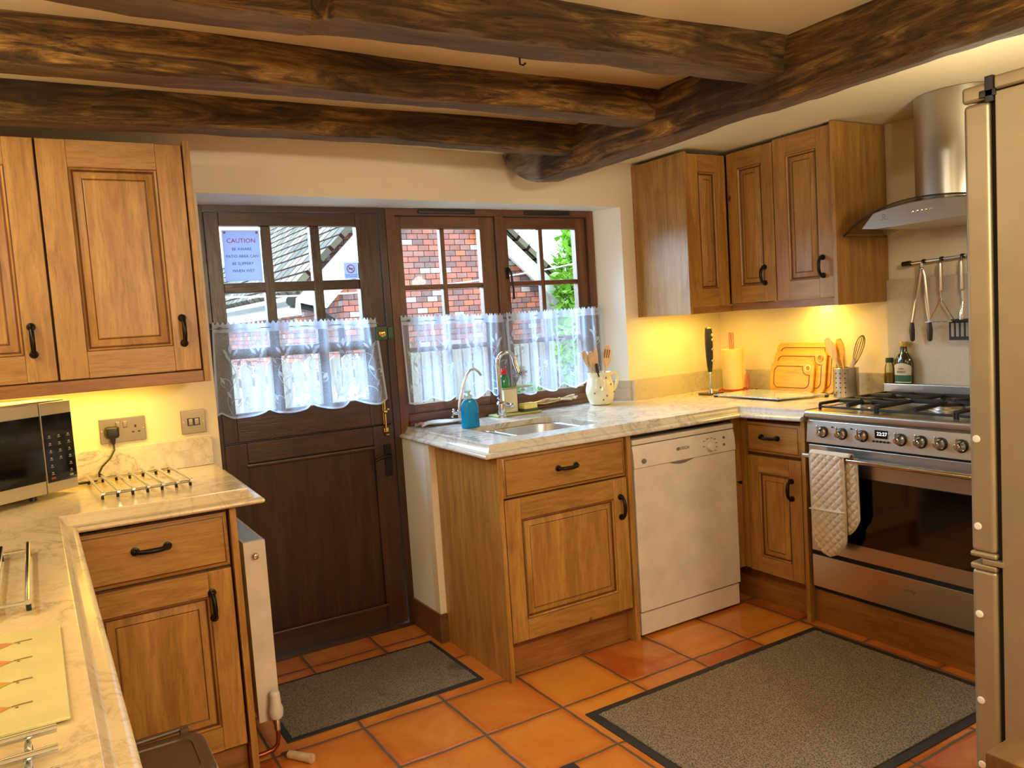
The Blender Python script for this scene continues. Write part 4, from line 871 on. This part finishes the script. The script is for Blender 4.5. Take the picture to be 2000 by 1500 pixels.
# --- utensil pot
px_,py_=3.268,2.408
T=thing('steel_utensil_pot','perforated stainless utensil pot on the worktop left of the hob','pot',(px_,py_,.9355))
g=G(); g.lathe([(.055,.9355),(.057,.938),(.057,1.070),(.0585,1.073),(.0575,1.075),(.0545,1.073),(.0545,.945),(.002,.942)],(px_,py_,0),40); obj('pot_body',g,steelZ,T)
g=G()
for a in (-150,-172,-128):
    for i in range(5): z=.962+.022*i; g.sphere((px_+.0568*math.cos(R(a-20)),py_+.0568*math.sin(R(a-20)),z),.0034,6)
obj('drain_holes',g,blk,T)
U='bamboo utensils in the steel pot'
spoon((3.285,2.395,.95),(3.262,2.505,1.212),.10,.026,'bamboo fork leaning left in the steel pot',slots=2,name='bamboo_fork',cat='fork',grp=U,tilt=R(90),curve=0,mat=spoonw)
spoon((3.275,2.40,.95),(3.285,2.455,1.208),.09,.024,'dark bamboo spoon behind the fork in the steel pot',name='bamboo_spoon',grp=U,tilt=R(90),curve=0,mat=bamboo)
spoon((3.255,2.42,.95),(3.245,2.345,1.115),.05,.012,'short wooden spatula low on the right of the steel pot',name='wooden_spatula',cat='spatula',grp=U,tilt=R(90),curve=0)
T=thing('balloon_whisk','wire balloon whisk leaning right in the steel pot','whisk',(3.262,2.40,.95))
b=Vector((3.262,2.41,.95)); tp=Vector((3.25,2.300,1.224)); dd=(tp-b).normalized(); ax=Vector((1,0,0)); ay=dd.cross(ax).normalized(); ax=ay.cross(dd)
g=G(); g.tube([b,b+dd*.14],.007,10); obj('handle',g,spoonw,T)
L=(tp-b).length-.14; 
for k in range(6):
    th=PI*k/6; dr=ax*math.cos(th)+ay*math.sin(th); g=G(); g.tube([b+dd*(.14+L*(math.sin(PI*s/20)**.75 if True else 0))+dr*(.031*math.cos(PI*s/20)*(math.sin(PI*s/20)**.5)) for s in range(0,21)],.0014,5); obj('wire_loop',g,gold,T)
# --- chopping boards
def board(k,x,yc,w,h,label):
    t=thing('chopping_board',label,'chopping board',(x,yc,.936),group='bamboo chopping boards against the wall')
    lean=Matrix.Translation(Vector((x,yc,.936)))@Matrix.Rotation(R(9),4,'Y')
    M=lean@Matrix(((0,0,-1,0),(-1,0,0,0),(0,1,0,0),(0,0,0,1)))
    g=G(M); P=rrect(w,h,.032,6,0,h/2); g.prism(P,lambda a,b,z:(a,b,z),0,.012); obj('board',g,bamboo,t,bev=.002)
    g=G(M); gp=rrect(w-.05,h-.05,.03,6,0,h/2); hx,hy=w/2-.035,h-.035
    gp=[(hx+.034*math.cos(R(q)),hy+.034*math.sin(R(q))) for q in range(-75,-200,-12)]+[(a,b) for a,b in gp if math.hypot(a-hx,b-hy)>.036]; g.tube([(a,b,.012) for a,b in gp],.0022,6,closed=True); obj('juice_groove',g,groove,t)
    g=G(M); g.tube([(hx+.0145*math.cos(a),hy+.0145*math.sin(a),.0122) for a in [2*PI*i/24 for i in range(24)]],.0042,8,closed=True); obj('hang_ring',g,flat('green_grey_ring_%d'%k,[(110,120,90),(150,150,110),(214,204,150)][k],.4),t)
    g=G(M); g.prism([(hx+.011*math.cos(2*PI*i/20),hy+.011*math.sin(2*PI*i/20)) for i in range(20)],lambda a,b,z:(a,b,z),.0121,.0135); obj('hang_hole',g,[flat('hole_%d'%k,(150,120,50),.8)],t)
board(0,3.335,2.700,.365,.252,'largest bamboo chopping board, rearmost of three')
board(1,3.318,2.722,.320,.210,'medium bamboo chopping board between the other two')
board(2,3.301,2.752,.270,.160,'smallest bamboo chopping board, frontmost of three')
# --- glass board on feet right worktop
T=thing('worktop_saver','white and blue glass worktop saver on black feet in the right corner','glass board',(3.10,2.72,.9355))
gq=[(2.985,2.985),(2.975,2.560),(3.235,2.475),(3.270,2.955)]
g=G(); g.prism(gq,xy,.944,.950); t=NT('blue_watercolour_glass'); v=t.co((1,6,1),(0,0,.3)); n=t.noise(v,3,3,.6,.6); t.pbr(t.ramp(n,[(.35,srgb(222,226,228)),(.5,srgb(150,186,220)),(.6,srgb(206,214,222)),(.7,srgb(226,196,190))]),.08,0,None,.5); obj('glass_plate',g,t.m,T,bev=.001)
for x,y in gq:
    g=G(); cx=(x-3.11)*.94+3.11; cy=(y-2.74)*.96+2.74; g.lathe([(.009,.9355),(.011,.944)],(cx,cy,0),12); g.lathe([(.007,.950),(.004,.953)],(cx,cy,0),10); obj('foot',g,blk,T)
# --- blender, kitchen roll
T=thing('stick_blender','black and chrome stick blender upright on its base','blender',(3.04,3.10,.9355))
bx,by=3.075,3.09
g=G(); g.box(bx-.055,bx+.055,by-.04,by+.04,.9355,.946,bev=.003); obj('stand',g,flat('dark_chrome',(110,96,84),.15,.9),T)
g=G(); g.lathe([(.014,.946),(.009,.965),(.007,.975),(.007,1.045),(.011,1.055)],(bx,by,0),18); obj('shaft',g,chrome,T)
g=G(); g.lathe([(.011,1.055),(.016,1.09),(.020,1.14),(.022,1.20),(.021,1.255),(.018,1.285),(.010,1.292)],(bx,by,0),22,sx=.9); obj('grip',g,blk,T)
for z in (1.115,1.175,1.225,1.25):
    g=G(); g.lathe([(.009,0),(.008,-.005),(.004,-.006)],(bx+.004,by-.019,z),14,axis='Y'); obj('speed_button',g,chrome,T)
T=thing('kitchen_roll_holder','red wire holder carrying a kitchen paper roll','holder',(3.235,3.075,.9355))
rx,ry=3.235,3.085
g=G()
for i in range(24): pass
g.tube([(rx+.072*math.cos(2*PI*i/30),ry+.072*math.sin(2*PI*i/30),.947) for i in range(30)],.003,6,closed=True); g.tube([(rx+.05*math.cos(2*PI*i/30),ry+.05*math.sin(2*PI*i/30),.947) for i in range(30)],.0025,6,closed=True)
for i in range(4): a=PI/4+PI/2*i; g.tube([(rx+.01*math.cos(a),ry+.01*math.sin(a),.947),(rx+.074*math.cos(a),ry+.074*math.sin(a),.947)],.0025,6); g.sphere((rx+.072*math.cos(a),ry+.072*math.sin(a),.942),.0062,6)
obj('base_ring',g,redw,T)
g=G()
for s in (-.014,-.004,.006): g.tube([(rx+s,ry,.947),(rx+s,ry,1.252)],.0018,6)
g.tube([(rx-.014,ry,1.252),(rx+.016,ry,1.252),(rx+.016,ry,.947)],.0018,6); obj('upright',g,redw,T)
g=G()
for w,h in ((.036,.088),(.019,.068)):
    g.tube([(rx+.045-w*.5+.0,ry-.062,.947),(rx+.045-w*.5,ry-.062,.947+h*.6)]+[(rx+.045+w*.5*math.cos(PI-a),ry-.062,.947+h*.6+h*.4*math.sin(a)) for a in [PI*i/8 for i in range(1,8)]]+[(rx+.045+w*.5,ry-.062,.947+h*.6),(rx+.045+w*.5,ry-.062,.947)],.0018,6)
obj('tension_arm',g,redw,T)
T=thing('kitchen_roll','cream quilted kitchen paper roll on the red wire holder','paper roll',(rx,ry,.95))
g=G(); g.lathe([(.053,.950),(.054,.953),(.054,1.163),(.052,1.165),(.021,1.165),(.021,.950)],(rx,ry,0),36,cap=False); 
g.grid(lambda u,v:(rx+.0545*math.cos(-.5-.0*u)+.018*u*(1-v*.8),ry+.0545*math.sin(-.5)-.012*u,.953+.21*v),6,10); obj('paper',g,paper,T,smooth=60)
# ================================================================= LEFT WORKTOP THINGS
ang=R(37); fx,fy=.088,2.945
T=thing('microwave','silver microwave with black glass door and keypad','microwave',(fx,fy,.9355),rot=ang)
M=RM(T) # local: x along the front (right end at 0), y into depth
g=G(M); g.box(-.46,0,.006,.235,.018,.305,bev=.006,seg=3); obj('casing',g,flat('silver_paint',(206,196,172),.35,.4),T)
g=G(M); g.box(-.46,-.112,-.014,.006,.018,.300,bev=.003); d=obj('door',g,flat('silver_front',(190,178,150),.35,.4),T)
g=G(M); g.box(-.448,-.113,-.017,-.012,.058,.262,bev=.002); obj('door_glass',g,blkg,d)
g=G(M); g.box(-.109,0,-.014,.006,.018,.300,bev=.003); d=obj('control_panel',g,flat('silver_front_b',(190,178,150),.35,.4),T)
g=G(M); g.box(-.106,-.003,-.0165,-.012,.050,.262,bev=.001); obj('keypad',g,blkg,d)
g=G(M)
for r in range(6):
    for c in range(3):
        x=-.088+.033*c; z=.192-.023*r; 
        if r in (4,5) and c==1: continue
        g.box(x-.005,x+.005,-.0172,-.0165,z-.0035,z-.0015); g.box(x-.003,x+.003,-.0172,-.0165,z+.001,z+.005)
obj('key_symbols',g,flat('pale_symbols',(150,144,130),.5),d,smooth=0)
g=G(M); g.box(-.030,-.018,-.0174,-.0165,.060,.066); obj('start_key',g,flat('green_key',(150,170,60),.5),d,smooth=0)
g=G(M); g.box(-.095,-.08,-.0174,-.0165,.060,.066); obj('stop_key',g,flat('red_key',(150,60,40),.5),d,smooth=0)
for x,y in ((-.43,.03),(-.13,.03),(-.43,.20),(-.05,.20)):
    g=G(M); g.lathe([(.011,0),(.010,.018)],(x,y,0),12); obj('foot',g,blk,T)
# cable and socket
T=thing('double_socket','brushed steel double plug socket on the yellow lit wall','socket',(.258,3.15,1.1))
g=G(); g.box(.184,.332,3.141,3.1495,1.057,1.144,bev=.002); obj('plate',g,socketm,T)
for x in (.243,.266):
    g=G(); g.box(x-.007,x+.007,3.137,3.142,1.107,1.130,bev=.002); obj('rocker_switch',g,socketm,T)
g=G(); g.box(.296,.302,3.1395,3.142,1.105,1.114); g.box(.286,.294,3.1395,3.142,1.087,1.092); g.box(.306,.314,3.1395,3.142,1.087,1.092); obj('pin_slots',g,blk,T,smooth=0)
for x in (.191,.325):
    g=G(); g.lathe([(.004,0),(.003,-.002)],(x,3.141,1.100),10,axis='Y'); obj('screw',g,chrome,T)
T=thing('plug_and_lead','black mains plug in the left socket with its trailing lead','plug',(.222,3.12,.937))
g=G(); g.box(.200,.244,3.108,3.140,1.075,1.118,bev=.010,seg=3); g.tube([(.222,3.12,1.08),(.222,3.118,1.055)],[.010,.006],10); obj('plug',g,blk,T)
g=G(); g.tube([(.222,3.118,1.058),(.222,3.112,1.035),(.205,3.10,1.01),(.178,3.095,.985),(.166,3.09,.965),(.166,3.085,.950),(.155,3.075,.942),(.12,3.07,.940),(.07,3.08,.940),(.03,3.09,.940)],.0035,8); obj('lead',g,blk,T)
T=thing('light_switch','brushed steel double light switch on the wall by the door','light switch',(.495,3.15,1.1))
g=G(); g.box(.453,.538,3.141,3.1495,1.057,1.143,bev=.002); obj('plate',g,socketm,T)
g=G(); g.box(.474,.517,3.1385,3.142,1.086,1.114); obj('switch_surround',g,blk,T,smooth=0)
for x in (.485,.506):
    g=G(); g.box(x-.008,x+.008,3.135,3.140,1.088,1.112,bev=.002); obj('rocker_switch',g,socketm,T)
for x in (.462,.529):
    g=G(); g.lathe([(.004,0),(.003,-.002)],(x,3.141,1.100),10,axis='Y'); obj('screw',g,chrome,T)
def rack(name,label,loc,rot,L,D,nb,grp):
    t=thing(name,label,'rack',loc,rot=rot,group=grp); M=RM(t)
    for y in (.03,D-.03): g=G(M); g.tube([(0,y,.014),(L,y,.014)],.0042,8); obj('cross_rod',g,chrome,t)
    for i in range(nb):
        x=L*i/(nb-1); g=G(M); g.tube([(x,0,.023),(x,D,.023)],.0052,10); o=obj('bar',g,chrome,t)
        for y in (.03,D-.03): g=G(M); g.lathe([(.0045,0),(.0045,.010)],(x,y,0),8); obj('foot',g,blk,o)
    return t
rack('trivet_rack','chrome bar trivet on the worktop beside the microwave',(.150,2.690,.9355),R(3),.255,.40,7,None)
rack('trivet_rack','chrome bar trivet at the left edge, between microwave and glass board',(-.36,1.640,.9355),0,.315,.50,7,None)
rack('trivet_rack','chrome bar trivet nearest the viewer on the left worktop',(-.015,.73,.9355),R(90),.335,.36,7,None)
T=thing('glass_cutting_board','cream glass cutting board painted with leaves','cutting board',(-.15,1.32,.9355))
g=G(); g.box(-.31,0,1.127,1.525,.938,.943,bev=.002); obj('board',g,glassboard,T)
lp=flat('faded_terracotta_leaf',(196,132,84),.3); lg=flat('lime_leaf',(168,172,34),.3); st_=flat('brown_stem',(130,110,60),.4)
for i,y in enumerate((1.470,1.385,1.295,1.205)):
    def lf(y,w,m,nm,lo=-1,hi=1):
        g=G(); K=10; A=[];B=[]
        for k in range(K+1):
            s=k/K; ww=w*math.sin(PI*s)**.7; x=-.214+.15*s; A.append(g.v((x,y+ww*hi,.9436))); B.append(g.v((x,y+ww*lo,.9436)))
        for k in range(K): g.f((A[k],A[k+1],B[k+1],B[k]))
        obj(nm,g,m,T,smooth=0)
    lf(y,.026,lp,'painted_leaf',-1 if i!=2 else 0,1)
    if i==2: lf(y,.026,lg,'painted_leaf_half',-1,0)
    g=G(); g.tube([(-.064,y,.9437),(-.055,y+.001,.9437),(-.043,y+.001,.9437)],.0009,5); g.sphere((-.042,y+.001,.9437),.0022,6,sc=(1,1,.3)); g.sphere((-.058,y-.006,.9437),.0022,6,sc=(1,1,.3)); obj('painted_stem',g,st_,T)
for x,y in ((-.29,1.15),(-.02,1.15),(-.29,1.50),(-.02,1.50)):
    g=G(); g.lathe([(.006,.9355),(.006,.938)],(x,y,0),10); obj('foot',g,whitep,T)
# ================================================================= RADIATOR, FLOOR THINGS
T=thing('radiator','white double panel radiator seen end on beside the stable door','radiator',(.58,2.92,.1))
x0,x1,y0,y1,z0,z1=.541,.612,2.700,3.12,.103,.722
g=G(); g.box(x0,x1,y0,y0+.004,z0,z1-.004,bev=.001); obj('end_panel',g,white,T)
for k,xx in enumerate((x0,x1-.012)):
    g=G(); g.grid(lambda u,v:(xx+.006+.004*math.sin(2*PI*u*9),y0+.006+(y1-y0-.01)*u,z0+.005+(z1-z0-.01)*v),90,1); o=obj('heating_panel',g,white,T); m=o.modifiers.new('s','SOLIDIFY'); m.thickness=.006
g=G(); g.box(x0,x1,y0,y1,z1-.004,z1,bev=.0012); g.box(x0+.008,x1-.008,y0+.012,y1-.01,z1,z1+.001,1); obj('top_grille',g,[white,flat('pale_blue_grille',(176,196,214),.4)],T)  # inset on the top is coloured pale blue
g=G(); g.lathe([(.013,0),(.012,-.008),(.009,-.012),(.005,-.013)],(.576,2.700,.672),18,axis='Y'); obj('bleed_valve',g,chrome,T)
for z in (.60,.20):
    g=G(); g.box(.500,.541,2.76,2.785,z-.02,z+.02,bev=.003); obj('wall_bracket',g,greyp,T)
T=thing('radiator_valve','cream thermostatic radiator valve on a copper pipe','valve',(.60,2.675,0))
vx,vy=.592,2.672
g=G(); g.lathe([(.016,.118),(.022,.124),(.024,.140),(.024,.152),(.019,.165),(.017,.200),(.0165,.206),(.012,.211)],(vx,vy,0),24); obj('thermostat_head',g,whitep,T)
g=G(); g.lathe([(.009,.075),(.011,.080),(.011,.100),(.013,.105),(.013,.118)],(vx,vy,0),14); g.tube([(vx,vy,.112),(vx,vy+.026,.112)],.008,10); obj('valve_body',g,chrome,T)
g=G(); g.tube([(vx,vy,.08),(vx,vy,.05),(vx-.004,vy,.028),(vx-.02,vy,.014),(vx-.05,vy,.010),(vx-.088,vy,.010)],.0075,10); obj('pipe',g,copper,T)
def mat_(name,label,x0,x1,y0,y1,mat,bw=.028,corner=None):
    t=thing(name,label,'mat',((x0+x1)/2,(y0+y1)/2,0)); g=G(); g.box(x0,x1,y0,y1,0,.004,bev=.001); obj('rubber_border',g,rubber,t)
    g=G(); nx,ny=int((x1-x0)/.012),int((y1-y0)/.012)
    rr=random.Random(5); g.grid(lambda u,v:(x0+bw+(x1-x0-2*bw)*u+rr.uniform(-.002,.002),y0+bw+(y1-y0-2*bw)*v+rr.uniform(-.002,.002),.0075+rr.uniform(-.0012,.0012)),nx,ny)
    g.box(x0+bw,x1-bw,y0+bw,y1-bw,.002,.006); obj('pile',g,mat,t,smooth=180); return t
mat_('door_mat','small grey flecked door mat with black edge in front of the stable door',.628,1.402,2.705,3.190,matA,.022)
mat_('kitchen_rug','large grey brown woven mat with black border before the cooker',1.545,2.765,1.405,2.232,matB,.034)
mat_('corner_mat','dark rubber edged mat corner at the bottom of the view',.75,1.335,1.30,2.010,matA,.05)
T=thing('wooden_peg','pointed wooden peg with a dark tip lying on the floor tiles','peg',(.62,2.58,0))
g=G(); g.tube([(.607,2.608,.014),(.652,2.545,.014)],[.013,.015],14); g.tube([(.652,2.545,.014),(.662,2.531,.014)],[.016,.016],14); obj('shaft',g,spoonw,T)
g=G(); g.tube([(.607,2.608,.014),(.588,2.635,.012)],[.013,.002],14); obj('tip',g,flat('dark_lead',(90,74,70),.5),T)
T=thing('pedal_bin','small kitchen caddy bin with taupe lid at the foot of the left worktop','bin',(.19,2.16,0))
g=G(); L=[(.20,.22,.04,.0),(.235,.255,.05,.295),(.250,.268,.05,.300),(.250,.268,.05,.312)]
rings=[[g.v((x,y,z)) for x,y in rrect(a,b,c,5,.185,2.165)] for a,b,c,z in L]
for A,B in zip(rings,rings[1:]):
    for j in range(len(A)): g.f((A[j],A[(j+1)%len(A)],B[(j+1)%len(B)],B[j]))
g.f(rings[0][::-1]); g.f(rings[-1]); obj('bin_body',g,binb,T)
g=G(); L=[(.236,.258,.05,.312),(.238,.260,.05,.330),(.225,.246,.045,.338),(.17,.19,.035,.340),(.165,.185,.035,.336)]
rings=[[g.v((x,y,z)) for x,y in rrect(a,b,c,5,.185,2.165)] for a,b,c,z in L]
for A,B in zip(rings,rings[1:]):
    for j in range(len(A)): g.f((A[j],A[(j+1)%len(A)],B[(j+1)%len(B)],B[j]))
g.f(rings[0][::-1]); g.f(rings[-1]); obj('bin_lid',g,binlid,T)
g=G(); g.tube([(.11,2.295,.345),(.26,2.305,.345)],.007,10); g.box(.10,.125,2.28,2.31,.325,.350,bev=.003); g.box(.25,.272,2.285,2.315,.325,.350,bev=.003); obj('carry_handle',g,binlid,T)
# ================================================================= FRIDGE, TABLE
T=thing('fridge_freezer','tall silver fridge freezer seen from its hinged side','fridge',(2.1,.65,0))
xs=1.80
g=G(); g.box(xs,2.40,.36,.944,.03,1.815,bev=.003); obj('cabinet_body',g,fridgeM,T)
g=G(); g.box(xs-.002,2.402,.34,.946,1.818,1.848,bev=.006,seg=3); obj('top_cap',g,fridgeM,T)
g=G(); g.box(xs+.012,2.388,.944,.957,.06,1.80); obj('door_gasket',g,blackgap,T,smooth=0)
g=G(); g.box(xs,2.40,.957,1.012,.805,1.800,bev=.010,seg=3); g.box(xs-.002,2.402,.955,1.014,1.802,1.838,bev=.008,seg=3); g.box(xs-.002,2.402,.955,1.014,.793,.806,bev=.005,seg=3); d1=obj('upper_door',g,fridgeM,T)
g=G(); g.box(xs,2.40,.957,1.012,.06,.765,bev=.010,seg=3); g.box(xs-.002,2.402,.955,1.014,.764,.779,bev=.005,seg=3); d2=obj('lower_door',g,fridgeM,T)
g=G(); g.box(xs-.004,xs+.03,.940,.975,1.806,1.822,bev=.002); g.box(xs-.004,xs+.03,.945,.963,1.795,1.85,bev=.002); obj('hinge',g,blk,T)
g=G(); g.box(xs-.004,xs+.04,.938,.985,.780,.792,bev=.002); obj('hinge',g,fridgeM,T)
for z,d in ((1.065,d1),(.865,d1),(.660,d2),(.455,d2),(.30,d2)):
    g=G(); g.lathe([(.0085,0),(.0085,-.002),(.006,-.004)],(xs,.995,z),16,axis='X'); obj('cover_cap',g,whitep,d)
for x in (1.85,2.35):
    for y in (.42,.90): g=G(); g.lathe([(.02,0),(.02,.03)],(x,y,0),12); obj('foot',g,blk,T)
T=thing('wooden_table','rough brown wooden tabletop with a pale metal edge, bottom right corner','table',(1.4,.3,0))
g=G(); g.box(1.094,1.75,-.45,.602,.722,.752,bev=.004); obj('tabletop',g,tablew,T)
g=G(); g.box(1.090,1.754,-.454,.606,.712,.723,bev=.002); obj('edge_band',g,chrome,T)
for x in (1.13,1.71):
    for y in (-.41,.565): g=G(); g.box(x-.025,x+.025,y-.025,y+.025,0,.712,bev=.004); obj('leg',g,tablew,T)
# ================================================================= OUTSIDE
g=G(); g.box(-8,20,3.62,30,-.25,-.2); struct('ground_outside',g,gravel,smooth=0)
def uvq(g,pts,ul,vl,m=0):
    f=g.f([g.v(p) for p in pts],m)
    lay=g.b.loops.layers.uv.verify(); P=[Vector(p) for p in pts]; ul,vl=Vector(ul).normalized(),Vector(vl).normalized()
    for l,p in zip(f.loops,P): l[lay].uv=(p.dot(ul),p.dot(vl))
def solid(name,quads,mat,parent,thick=.06):
    g=G()
    for pts,u,v in quads: uvq(g,pts,u,v)
    o=obj(name,g,mat,parent,smooth=0); return o
T=thing('tile_hung_outbuilding','tile hung building with a pale tiled roof seen through the glazing','building',(4,9,-.2))
Xs,Xe,Yg=2.46,4.62,7.0; ex=1.975; ez=1.735; ax_,az_=3.30,3.02
sl=(az_-ez)/(ax_-ex)
X,Y_,Z=(1,0,0),(0,1,0),(0,0,1)
g=G()
uvq(g,[(Xs,Yg,-.2),(Xe,Yg,-.2),(Xe,Yg,1.85),(ax_,Yg,az_-.02),(Xs,Yg,ez+sl*(Xs-ex)-.03)],X,Z)
uvq(g,[(Xs,13,-.2),(Xs,Yg,-.2),(Xs,Yg,ez+sl*(Xs-ex)-.03),(Xs,13,ez+sl*(Xs-ex)-.03)],Y_,Z)
uvq(g,[(Xe,Yg,-.2),(Xe,13,-.2),(Xe,13,1.85),(Xe,Yg,1.85)],Y_,Z); obj('tile_hung_wall',g,hung,T,smooth=0)
g=G(); yn=Yg-.18
uvq(g,[(ex,yn,ez),(ex,13,ez),(ax_,13,az_),(ax_,yn,az_)],Y_,(1,0,sl)); xr,zr=4.80,1.70
uvq(g,[(ax_,yn,az_),(ax_,13,az_),(xr,13,zr),(xr,yn,zr)],Y_,(1,0,-.8)); o=obj('tiled_roof',g,roofm,T,smooth=0); m=o.modifiers.new('s','SOLIDIFY'); m.thickness=.05
g=G(); d=Vector((ax_-ex,0,az_-ez)).normalized(); n=Vector((d.z,0,-d.x))
g.prism([(ex,ez-.06),(ax_,az_-.06),(ax_,az_-.36),(ex+.28,ez-.03-.10)],lambda a,b,y:(a,y,b),yn-.0,yn+.04)
d=Vector((xr-ax_,0,zr-az_)); g.prism([(ax_,az_-.06),(xr,zr-.06),(xr-.06,zr-.20),(ax_,az_-.25)],lambda a,b,y:(a,y,b),yn,yn+.04); obj('bargeboard',g,wpaint,T,smooth=0)
g=G(); g.box(ex+.01,ex+.05,yn,13,ez-.18,ez-.05); obj('fascia_board',g,wpaint,T,smooth=0)
g=G(); g.tube([(ex-.03,yn,ez-.055),(ex-.03,13,ez-.055)],.045,10); g.tube([(ex-.03,yn+.05,ez-.08),(ex+.2,yn+.08,ez-.14),(Xs-.05,Yg-.04,ez-.28),(Xs-.05,Yg-.04,-.1)],.03,8); obj('gutter_and_downpipe',g,blk,T)
T=thing('timber_shed','pale low timber shed with a white fascia behind the shrubs','building',(5.2,8,-.2))
g=G(); g.box(4.90,6.6,7.6,9,-.2,1.82); obj('shed_wall',g,fencem,T,smooth=0)
g=G(); g.prism([(7.4,1.90),(9.1,2.02),(9.1,1.95),(7.4,1.82)],lambda a,b,x:(x,a,b),4.86,6.75); g.box(4.86,6.75,7.38,7.42,1.78,1.92); obj('shed_roof',g,wpaint,T,smooth=0)
# fence
T=thing('picket_fence','weathered grey paling fence across the yard behind the curtains','fence',(3.2,6.2,-.2))
g=G(); 
for z in (.35,1.02): g.box(.9,5.4,6.26,6.30,z,z+.07)
obj('fence_rail',g,fencem,T,smooth=0)
k=0
for i in range(44):
    x=.95+.10*i; g=G(); h=1.20+.012*math.sin(i*2.3); g.prism([(x,-.2),(x+.082,-.2),(x+.082,h-.03),(x+.041,h),(x,h-.03)],lambda a,b,y:(a,y,b),6.235,6.258); obj('paling',g,fencem,T,smooth=0)
for x in (.9,2.7,4.5):
    g=G(); g.box(x,x+.09,6.3,6.39,-.2,1.28); obj('fence_post',g,fencem,T,smooth=0)
g=G(); T=thing('washing_line','white washing line crossing the yard outside between two posts','line',(3,5.75,-.2)); g.tube([(.75+.45*i,5.75,1.60+.0125*(i-4)**2*.5+.045*i*.5) for i in range(10)],.006,6); obj('line',g,wpaint,T)
for x,z in ((.75,1.70),(4.80,1.96)): g=G(); g.box(x-.03,x+.03,5.72,5.78,-.2,z+.02); obj('post',g,fencem,T,smooth=0)
def shrub(name,label,c,rad,n,size,mat,seed,trunk=True,cat='shrub',grp=None,sparse=.3,stems=9):
    t=thing(name,label,cat,(c[0],c[1],-.2),group=grp); rr=random.Random(seed); g=G(); zc=c[2]
    for i in range(n):
        a=rr.uniform(0,2*PI); cb=rr.uniform(-1,1); sb=math.sqrt(1-cb*cb); r=(rr.random()**sparse)
        P=Vector((c[0]+rad[0]*r*sb*math.cos(a),c[1]+rad[1]*r*sb*math.sin(a),zc+rad[2]*r*cb))
        d=Vector((rr.uniform(-1,1),rr.uniform(-1,1),rr.uniform(-.6,1))).normalized(); q=d.cross(Vector((rr.uniform(-1,1),rr.uniform(-1,1),rr.uniform(-1,1)))).normalized(); L=size*rr.uniform(.6,1.3); w=L*.28; nn=d.cross(q)*L*.08
        A=g.v(P); B=g.v(P+d*L*.5+q*w+nn); C_=g.v(P+d*L); D_=g.v(P+d*L*.5-q*w+nn); g.f((A,B,C_)); g.f((A,C_,D_))
    o=obj('foliage',g,mat,t,smooth=0); o['kind']='stuff'
    g=G()
    for i in range(stems):
        a=rr.uniform(0,2*PI); g.tube([(c[0]+.05*math.cos(a),c[1]+.05*math.sin(a),-.2),(c[0]+rad[0]*.3*math.cos(a),c[1]+rad[1]*.3*math.sin(a),zc-rad[2]*.2),(c[0]+rad[0]*.75*math.cos(a),c[1]+rad[1]*.7*math.sin(a),zc+rad[2]*.7*rr.random())],[.025,.015,.005],6)
    obj('stems',g,twig,t); return t
shrub('leafy_shrub','bright green leafy shrub filling the right casement',(4.78,6.46,1.60),(.32,.28,.80),2600,.10,leafm,1,sparse=.4)
shrub('leafy_shrub','low green bush in the lower panes of the right casement',(4.05,5.35,1.1),(.36,.3,.40),1300,.08,leafm,2)
shrub('bare_tree','thin twiggy tree with sparse leaves above the shed roof',(5.9,10.4,2.9),(.9,.6,.8),500,.07,leafd,3,cat='tree',stems=26)
shrub('garden_plant','yellow green plant beside the fence under the left casement',(2.65,5.2,.35),(.35,.3,.42),700,.09,leafm,4,cat='plant')
shrub('garden_plant','pale spiky plant outside the door glazing',(1.72,5.3,.55),(.45,.3,.45),900,.12,flat('silver_leaf',(188,196,176),.6),5,cat='plant')
shrub('garden_plant','green climber at the foot of the fence behind the jug',(3.3,5.3,.45),(.28,.25,.45),800,.08,leafd,6,cat='plant')
